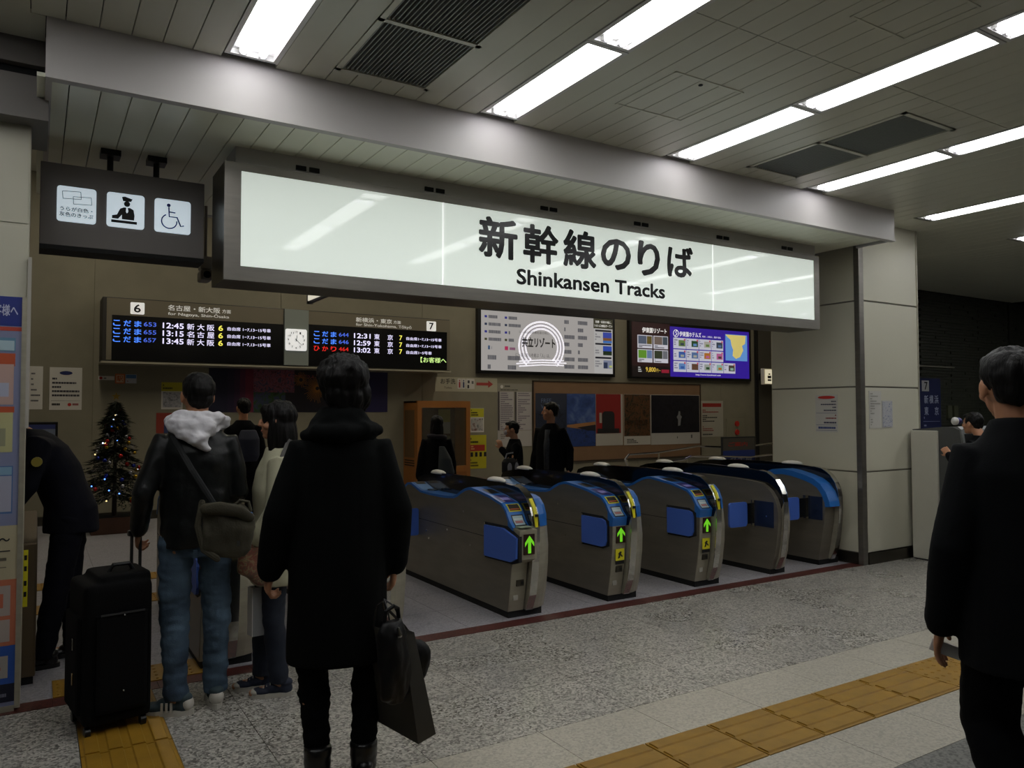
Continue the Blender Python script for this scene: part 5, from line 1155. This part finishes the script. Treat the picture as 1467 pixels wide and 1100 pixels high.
HOOD = mat('white hoodie cotton', 'c9c7cb', .85, var=.06, vs=9, bump=.15, bs=80)
def hoodx(bm):
    limb(bm, [(-.125, .02, 1.50), (-.10, -.07, 1.485), (-.02, -.115, 1.46), (.07, -.10, 1.47), (.125, -.02, 1.49), (.11, .06, 1.48)], [.034, .05, .056, .052, .044, .03], 14)
    limb(bm, [(-.06, -.105, 1.46), (.02, -.135, 1.40), (.05, -.14, 1.36)], [.06, .05, .022], 12); limb(bm, [(-.10, -.06, 1.52), (0, -.10, 1.52), (.10, -.06, 1.51)], [.03, .035, .035], 12)
garment(r, 'white_hood', [(0, -.01, 1.44, .12, .095), (0, -.01, 1.50, .105, .085)], J, HOOD, fold=(.012, 16, 22), extra=hoodx, vox=.007)
JEAN = mat('faded blue jeans', '506476', .9, spec=.15, var=.45, vs=5, vc2='303d4c', bump=.15, bs=150)
trousers(r, J, JEAN, r=(.090, .074, .060), hem=.07, fold=(.010, 9, 20))
put('belt_loop', box(BM(), -.01, .01, -.128, -.120, .80, .84), JEAN, r)
GRS = mat('dark teal knit shoe', '2a3c42', .7, var=.2, vs=20); WHS = mat('white shoe rubber', 'b4b0a6', .5)
shoe(r, (-.085, -.045, 0), -1.25, GRS, WHS, 1.05, stripe=WHS); shoe(r, (.105, .03, 0), -.1, GRS, WHS, 1.05, stripe=WHS)
put('bag_strap', limb(BM(), [(-.13, .04, 1.50), (-.12, -.09, 1.43), (-.02, -.145, 1.25), (.10, -.155, 1.05), (.17, -.14, .98)], [.016]*5, 8, flat=.3), mat('dark strap webbing', '17191a', .8), r)
mb = empty('messenger_bag', (.80, 3.93, .80), math.radians(-24), 'olive canvas messenger bag on the jeans man\'s right hip', 'bag')
OLV = mat('olive canvas', '3c3829', .85, var=.25, vs=8, bump=.2, bs=120)
bm = BM(); loft(bm, [(0, 0, .0, .085, .04), (.0, 0, .03, .12, .055), (.01, 0, .14, .125, .06), (.0, 0, .22, .11, .05), (-.01, 0, .25, .09, .03)], 24)
fuse('pouch', bm, OLV, mb, .007, 4, fold=(.012, 12, 10))
put('flap', limb(BM(), [(-.09, -.045, .235), (-.02, -.062, .24), (.07, -.058, .225), (.11, -.03, .19)], [.028, .032, .03, .025], 12, flat=.5), OLV, mb, smooth=True)
put('side_strap', limb(BM(), [(-.12, .01, .26), (-.135, -.01, .15), (-.10, -.03, .04), (-.03, -.058, .0)], [.016]*4, 8, flat=.5), OLV, mb); put('carry_loop', limb(BM(), [(.03, 0, .24), (.06, 0, .27), (.10, 0, .262), (.11, 0, .22)], [.008]*4, 8), OLV, mb)
put('buckle', box(BM(), .06, .075, -.066, -.060, .06, .085), CHROME, mb)

# --- suitcase
sc = empty('suitcase', (.335, 4.30, 0), math.radians(9), 'large upright black soft suitcase with its handle pulled out', 'suitcase')
SCM = mat('black suitcase nylon', '040405', .85, spec=.15, bump=.2, bs=180)
bm = box(BM(), -.165, .135, -.215, .13, .045, .70, .035)
bm2 = box(bm, -.105, .135, -.19, .10, .66, .735, .03)
fuse('shell', bm, SCM, sc, .008, 3)
put('front_pocket', box(BM(), -.12, .11, -.235, -.205, .10, .56, .02), SCM, sc); put('side_pocket', box(BM(), -.185, -.155, -.17, .09, .10, .55, .015), SCM, sc)
put('pocket_seam', box(BM(), -.10, .09, -.238, -.232, .555, .563), mat('grey piping', '2a2a2c', .5), sc)
for z, x in ((.43, -.19), (.27, -.19)): put('zip_puller', box(BM(), x-.004, x+.002, -.12, -.112, z-.035, z+.02), CHROME, sc)
for z in (.55, .20): put('logo_stud', ball(BM(), (.0, -.238, z), .005, 8, 6), CHROME, sc)
put('top_handle', limb(BM(), [(-.04, -.10, .73), (-.02, -.10, .765), (.05, -.10, .765), (.07, -.10, .73)], [.010]*4, 8), BLACK, sc)
for x in (.095, .135): put('pull_rod', limb(BM(), [(x, .03, .70), (x, .03, .885)], [.008, .008], 8, caps=False), mat('grey pull rod', '3c3c3c', .4, metal=.6), sc)
put('pull_handle', box(BM(), .075, .155, .015, .045, .875, .905, .008), BLACK, sc)
for x in (-.14, .10):
    for y in (-.18, .08): put('wheel', prism(BM(), disc(y, .024, .024, 16), x-.012, x+.012, 'x'), BLACK, sc)

# --- woman in the cream coat
r, J = person((1.125, 4.235, 0), -72, 1.555, 'woman in profile with long black hair and a cream coat, behind the long black coat',
  dict(hyaw=.0, elL=(-.225, .0, 1.12), wrL=(-.20, .10, .95), elR=(.225, .02, 1.12), wrR=(.19, .16, .98), anL=(-.075, -.02, .085), anR=(.075, .09, .085), knL=(-.08, .02, .5), knR=(.08, .08, .5), toL=.05, toR=0., gripL=True))
M = body(r, J); hair(r, M, 'long')
CRM = mat('cream wool coat', 'a9a68c', .8, var=.08, vs=6, bump=.1, bs=160)
garment(r, 'coat', [(0, 0, .66, .19, .155), (0, 0, .70, .195, .16), (0, .01, .90, .19, .155), (0, 0, 1.06, .175, .14), (0, .005, 1.22, .185, .15), (0, 0, 1.33, .17, .13), (0, -.01, 1.41, .135, .10), (0, 0, 1.47, .085, .075)], J, CRM, (.060, .058, .052), fold=(.006, 8, 6))
trousers(r, J, mat('navy denim', '151d2c', .85), r=(.088, .068, .058), hem=.08)
CAN = mat('navy canvas shoe', '1a2236', .7)
shoe(r, (-.075, -.02, 0), .05, CAN, WHS, .98, lace=WHS); shoe(r, (.075, .09, 0), 0, CAN, WHS, .98, lace=WHS)
for z in (.76, .82, 1.02): put('coat_seam', limb(BM(), [(-.17, .10, z), (-.192, .03, z), (-.19, -.05, z)], [.004]*3, 6), mat('coat seam brown', '6a6450', .8), r)
fb = empty('floral_bag', (.985, 4.13, .62), math.radians(15), 'brown floral patterned tote bag hanging at the cream coat\'s side', 'bag')
FLO = picture_mat('floral tapestry', ['4a3c30', '6a5a44', '7a4038', '8a7c5c', '4c4034'], scale=26, dist=2)
bm = BM(); loft(bm, [(.05, 0, -.02, .045, .03), (.0, 0, .06, .10, .05), (.01, 0, .16, .11, .055), (.04, 0, .26, .07, .04), (.06, 0, .34, .03, .02)], 20); fuse('pouch', bm, FLO, fb, .008, 4, fold=(.008, 10, 8))
put('strap', limb(BM(), [(.06, -.0, .33), (.075, -.015, .46), (.12, -.04, .62), (.18, -.02, .72)], [.02]*4, 8, flat=.35), mat('grey strap leather', '4a4844', .6), fb)
put('ring', limb(BM(), [(.055, -.018, .36), (.075, -.02, .375), (.06, -.018, .39)], [.005]*3, 6), CHROME, fb)
gb = empty('grey_bag', (1.03, 4.20, .33), math.radians(8), 'small pale grey shopping bag held low beside the cream coat', 'bag')
put('bag_body', box(BM(), -.055, .055, -.035, .035, 0, .25), mat('pale grey paper', '77787a', .6), gb); put('side_gusset', box(BM(), -.0585, -.055, -.033, .033, 0, .25), mat('white paper'), gb)
put('print', box(BM(), .025, .04, -.037, -.035, .10, .14), INK, gb); put('handle', limb(BM(), [(-.03, 0, .25), (-.02, 0, .33), (.03, 0, .33), (.04, 0, .25)], [.004]*4, 6), BLACK, gb)

# --- the guard bending at the guide board
r, J = person((.165, 5.43, 0), -86, 1.70, 'uniformed guard in navy leaning behind the guide board, sleeve badge visible',
  dict(pelvis=(0, -.03, .93), chest=(0, .10, 1.26), neck=(0, .22, 1.40), head=(0, .36, 1.47), hpitch=-.5, shL=(-.18, .14, 1.35), shR=(.18, .16, 1.35), elL=(-.21, .20, 1.10), wrL=(-.19, .33, .92), elR=(.22, .25, 1.12), wrR=(.17, .42, .98), knL=(-.09, .03, .5), knR=(.09, -.02, .5), anL=(-.10, .10, .085), anR=(.10, -.06, .085), hiL=(-.09, -.03, .91), hiR=(.09, -.03, .91)))
M = body(r, J); hair(r, M, 'short')
UNI = mat('navy uniform cloth', '0a0b15', .85, spec=.15, var=.15, vs=6)
garment(r, 'uniform_jacket', [(0, -.03, .80, .185, .155), (0, -.03, .95, .18, .150), (0, .02, 1.08, .178, .140), (0, .07, 1.22, .19, .145), (0, .12, 1.33, .185, .13), (0, .17, 1.40, .14, .10), (0, .21, 1.44, .085, .08)], J, UNI, (.078, .064, .052), fold=(.006, 8, 8))
trousers(r, J, UNI, r=(.095, .075, .062), hem=.06)
for s in 'LR': shoe(r, (J['an'+s][0], J['an'+s][1], 0), 0, mat('black leather'), BLACK)
put('sleeve_badge', prism(BM(), disc(.14, 1.25, .028, 14), -.290, -.255, 'x'), mat('gold badge', '8a7c30', .5), r)
put('cap', fuse('cap_crown', (lambda b: (mball(b, (0, -.0, .085), (.105, .115, .035), M), mball(b, (0, .09, .05), (.07, .06, .012), M), b)[2])(BM()), UNI, None, .007, 3).data, UNI, r) if 0 else None

# --- people inside the gates
def small(loc, az, H, label, J=None, top='1', hs='short', hem=.84, col=CDK, tr=CB2, group=None, fold=(.006, 8, 8), rx=.19):
    r, D = person(loc, az, H, label, J, group); M = body(r, D, .007); h = hair(r, M, hs)
    garment(r, 'coat', [(0, 0, hem, rx, .13), (0, 0, hem+.15, rx, .13), (0, 0, 1.18, rx, .128), (0, -.005, 1.33, .178, .12), (0, -.01, 1.41, .145, .10), (0, -.01, 1.48, .085, .075)], D, col, (.062, .054, .048), fold=fold, vox=.012)
    trousers(r, D, tr, vox=.012)
    for s in 'LR': shoe(r, (D['an'+s][0], D['an'+s][1], 0), D['to'+s], mat('black leather'), BLACK)
    return r, D, M
r, J, M = small((2.06, 9.3, 0), 8, 1.66, 'person from behind in a black jacket and navy backpack standing inside the gates', dict(hyaw=.3))
bm = BM(); loft(bm, [(.05, -.17, .98, .10, .05), (.05, -.19, 1.05, .13, .08), (.05, -.18, 1.25, .13, .075), (.05, -.16, 1.36, .09, .04)], 20); fuse('backpack', bm, mat('navy backpack cloth', '141a30', .8), r, .012, 4)
r, J, M = small((4.02, 8.2, 0), 20, 1.45, 'person with a dark coat and grey rucksack facing the wooden booth', dict(hyaw=.2), hs='long', hem=.7)
bm = BM(); loft(bm, [(.11, -.17, .86, .07, .05), (.12, -.19, .95, .12, .08), (.10, -.18, 1.15, .09, .07), (.06, -.14, 1.32, .04, .03)], 20); fuse('rucksack', bm, mat('grey rucksack cloth', '2c3236', .8), r, .012, 4)
put('scarf', limb(BM(), [(-.10, .02, 1.46), (-.06, -.09, 1.46), (.06, -.10, 1.45), (.12, .0, 1.44)], [.035]*4, 10), mat('purple grey scarf', '1c1822', .9), r, smooth=True)
r, J, M = small((4.66, 7.5, 0), -70, 1.40, 'short person in black wearing a white face mask and holding a hand up to it', dict(elL=(-.24, .06, 1.15), wrL=(-.10, .20, 1.34), hdL=(.3, .2, .8), head=(0, .04, 1.61)))
b = BM(); mball(b, (0, .080, -.038), (.050, .030, .038), M); put('face_mask', b, mat('white mask cloth', 'a09a9c', .8), r, smooth=True)
sb = empty('shoulder_bag', (4.50, 7.33, .78), .3, 'black bag with pale panels held by the masked person', 'bag')
bm = BM(); loft(bm, [(0, 0, 0, .08, .04), (0, 0, .05, .12, .06), (0, 0, .16, .12, .06), (0, 0, .2, .09, .03)], 20); fuse('pouch', bm, BLACKM, sb, .008, 3)
for x in (-.065, .05): b = BM(); mball(b, (x, -.055, .10), (.035, .012, .055)); put('pale_panel', b, mat('pale bag panel', '8a8a90', .6), sb, smooth=True)
put('strap', limb(BM(), [(-.09, 0, .17), (-.05, 0, .25), (.05, 0, .26), (.10, 0, .18)], [.008]*4, 8), mat('pale bag panel'), sb)
r, J, M = small((5.15, 7.48, 0), -118, 1.605, 'man in a dark suit jacket and grey shirt looking left by the poster board', dict(hyaw=-1.0, elL=(-.25, -.06, 1.14), wrL=(-.26, -.02, .90)), hs='short', hem=.80)
put('shirt_front', (lambda b: (loft(b, [(-.01, .070, .90, .050, .080), (-.01, .068, 1.2, .060, .080), (-.01, .045, 1.40, .045, .075)], 16), b)[1])(BM()), mat('grey patterned shirt', '2e323a', .8, var=.4, vs=30), r, smooth=True)
r, J, M = small((7.40, 3.78, 0), 2, 1.50, 'dark-haired person in black operating the ticket machine', dict(head=(0, .08, 1.60), elL=(-.22, .12, 1.16), wrL=(-.16, .24, 1.26), elR=(.22, .10, 1.16), wrR=(.15, .24, 1.22)), hem=.8)
hp = tag(fuse('held_purse', (lambda b: (mball(b, (0, 0, 0), (.05, .04, .035)), b)[1])(BM()), mat('violet purse', '4c4a86', .5, var=.3, vs=20), None, .008, 2), 'small violet and white purse held up beside the ticket machine', 'purse'); hp.location = (7.44, 4.0, 1.40)
hq = fuse('white_flap', (lambda b: (mball(b, (-.045, 0, 0), (.035, .035, .04)), b)[1])(BM()), WHITEP, hp, .008, 2)

# --- the large man walking at the right edge
r, J = person((2.66, 1.215, 0), 56, 1.715, 'man in a dark coat walking away at the right edge of the frame',
  dict(head=(-.05, .02, 1.605), neck=(-.03, -.005, 1.44), hyaw=.30, htilt=-.05, shL=(-.15, 0, 1.375), elL=(-.222, -.06, 1.08), wrL=(-.252, .02, .82), htL=(.2, .9, 0), hnL=(1, 0, 0), elR=(.25, .05, 1.14), wrR=(.24, .18, .95),
       knL=(-.11, .12, .50), anL=(-.03, -.14, .14), knR=(.13, .22, .50), anR=(.16, .32, .085), toL=.0, toR=0.))
M = body(r, J, .005); hair(r, M, 'short', mat('greying black hair', '0a0909', .5, spec=.25, bump=.4, bs=160, stretch=(1, 1, .1)))
garment(r, 'coat', [(0, .03, .70, .205, .175), (0, .02, .85, .205, .165), (0, 0, 1.0, .20, .15), (0, 0, 1.2, .20, .148), (0, -.005, 1.33, .190, .14), (-.005, -.01, 1.40, .155, .115), (-.01, -.01, 1.45, .115, .10), (-.02, -.01, 1.50, .085, .08)], J, mat('dark navy overcoat', '06080b', .85, spec=.15, var=.15, vs=5, bump=.1, bs=200), (.074, .066, .058), fold=(.006, 7, 4))
trousers(r, J, CB2, r=(.105, .088, .075), hem=.07)
for s in 'LR': shoe(r, (J['an'+s][0], J['an'+s][1], J['an'+s][2]-.085), 0, mat('black leather'), BLACK)
ph = tag(put('folded_paper', box(BM(), -.05, .05, -.006, .006, -.02, .02, .002), WHITE), 'pale folded paper held in the walking man\'s left hand', 'paper'); ph.location = r.matrix_basis @ Vector((-.235, .05, .725)); ph.rotation_euler = (0, .3, -.9)

bpy.data.scenes.remove(TMP)
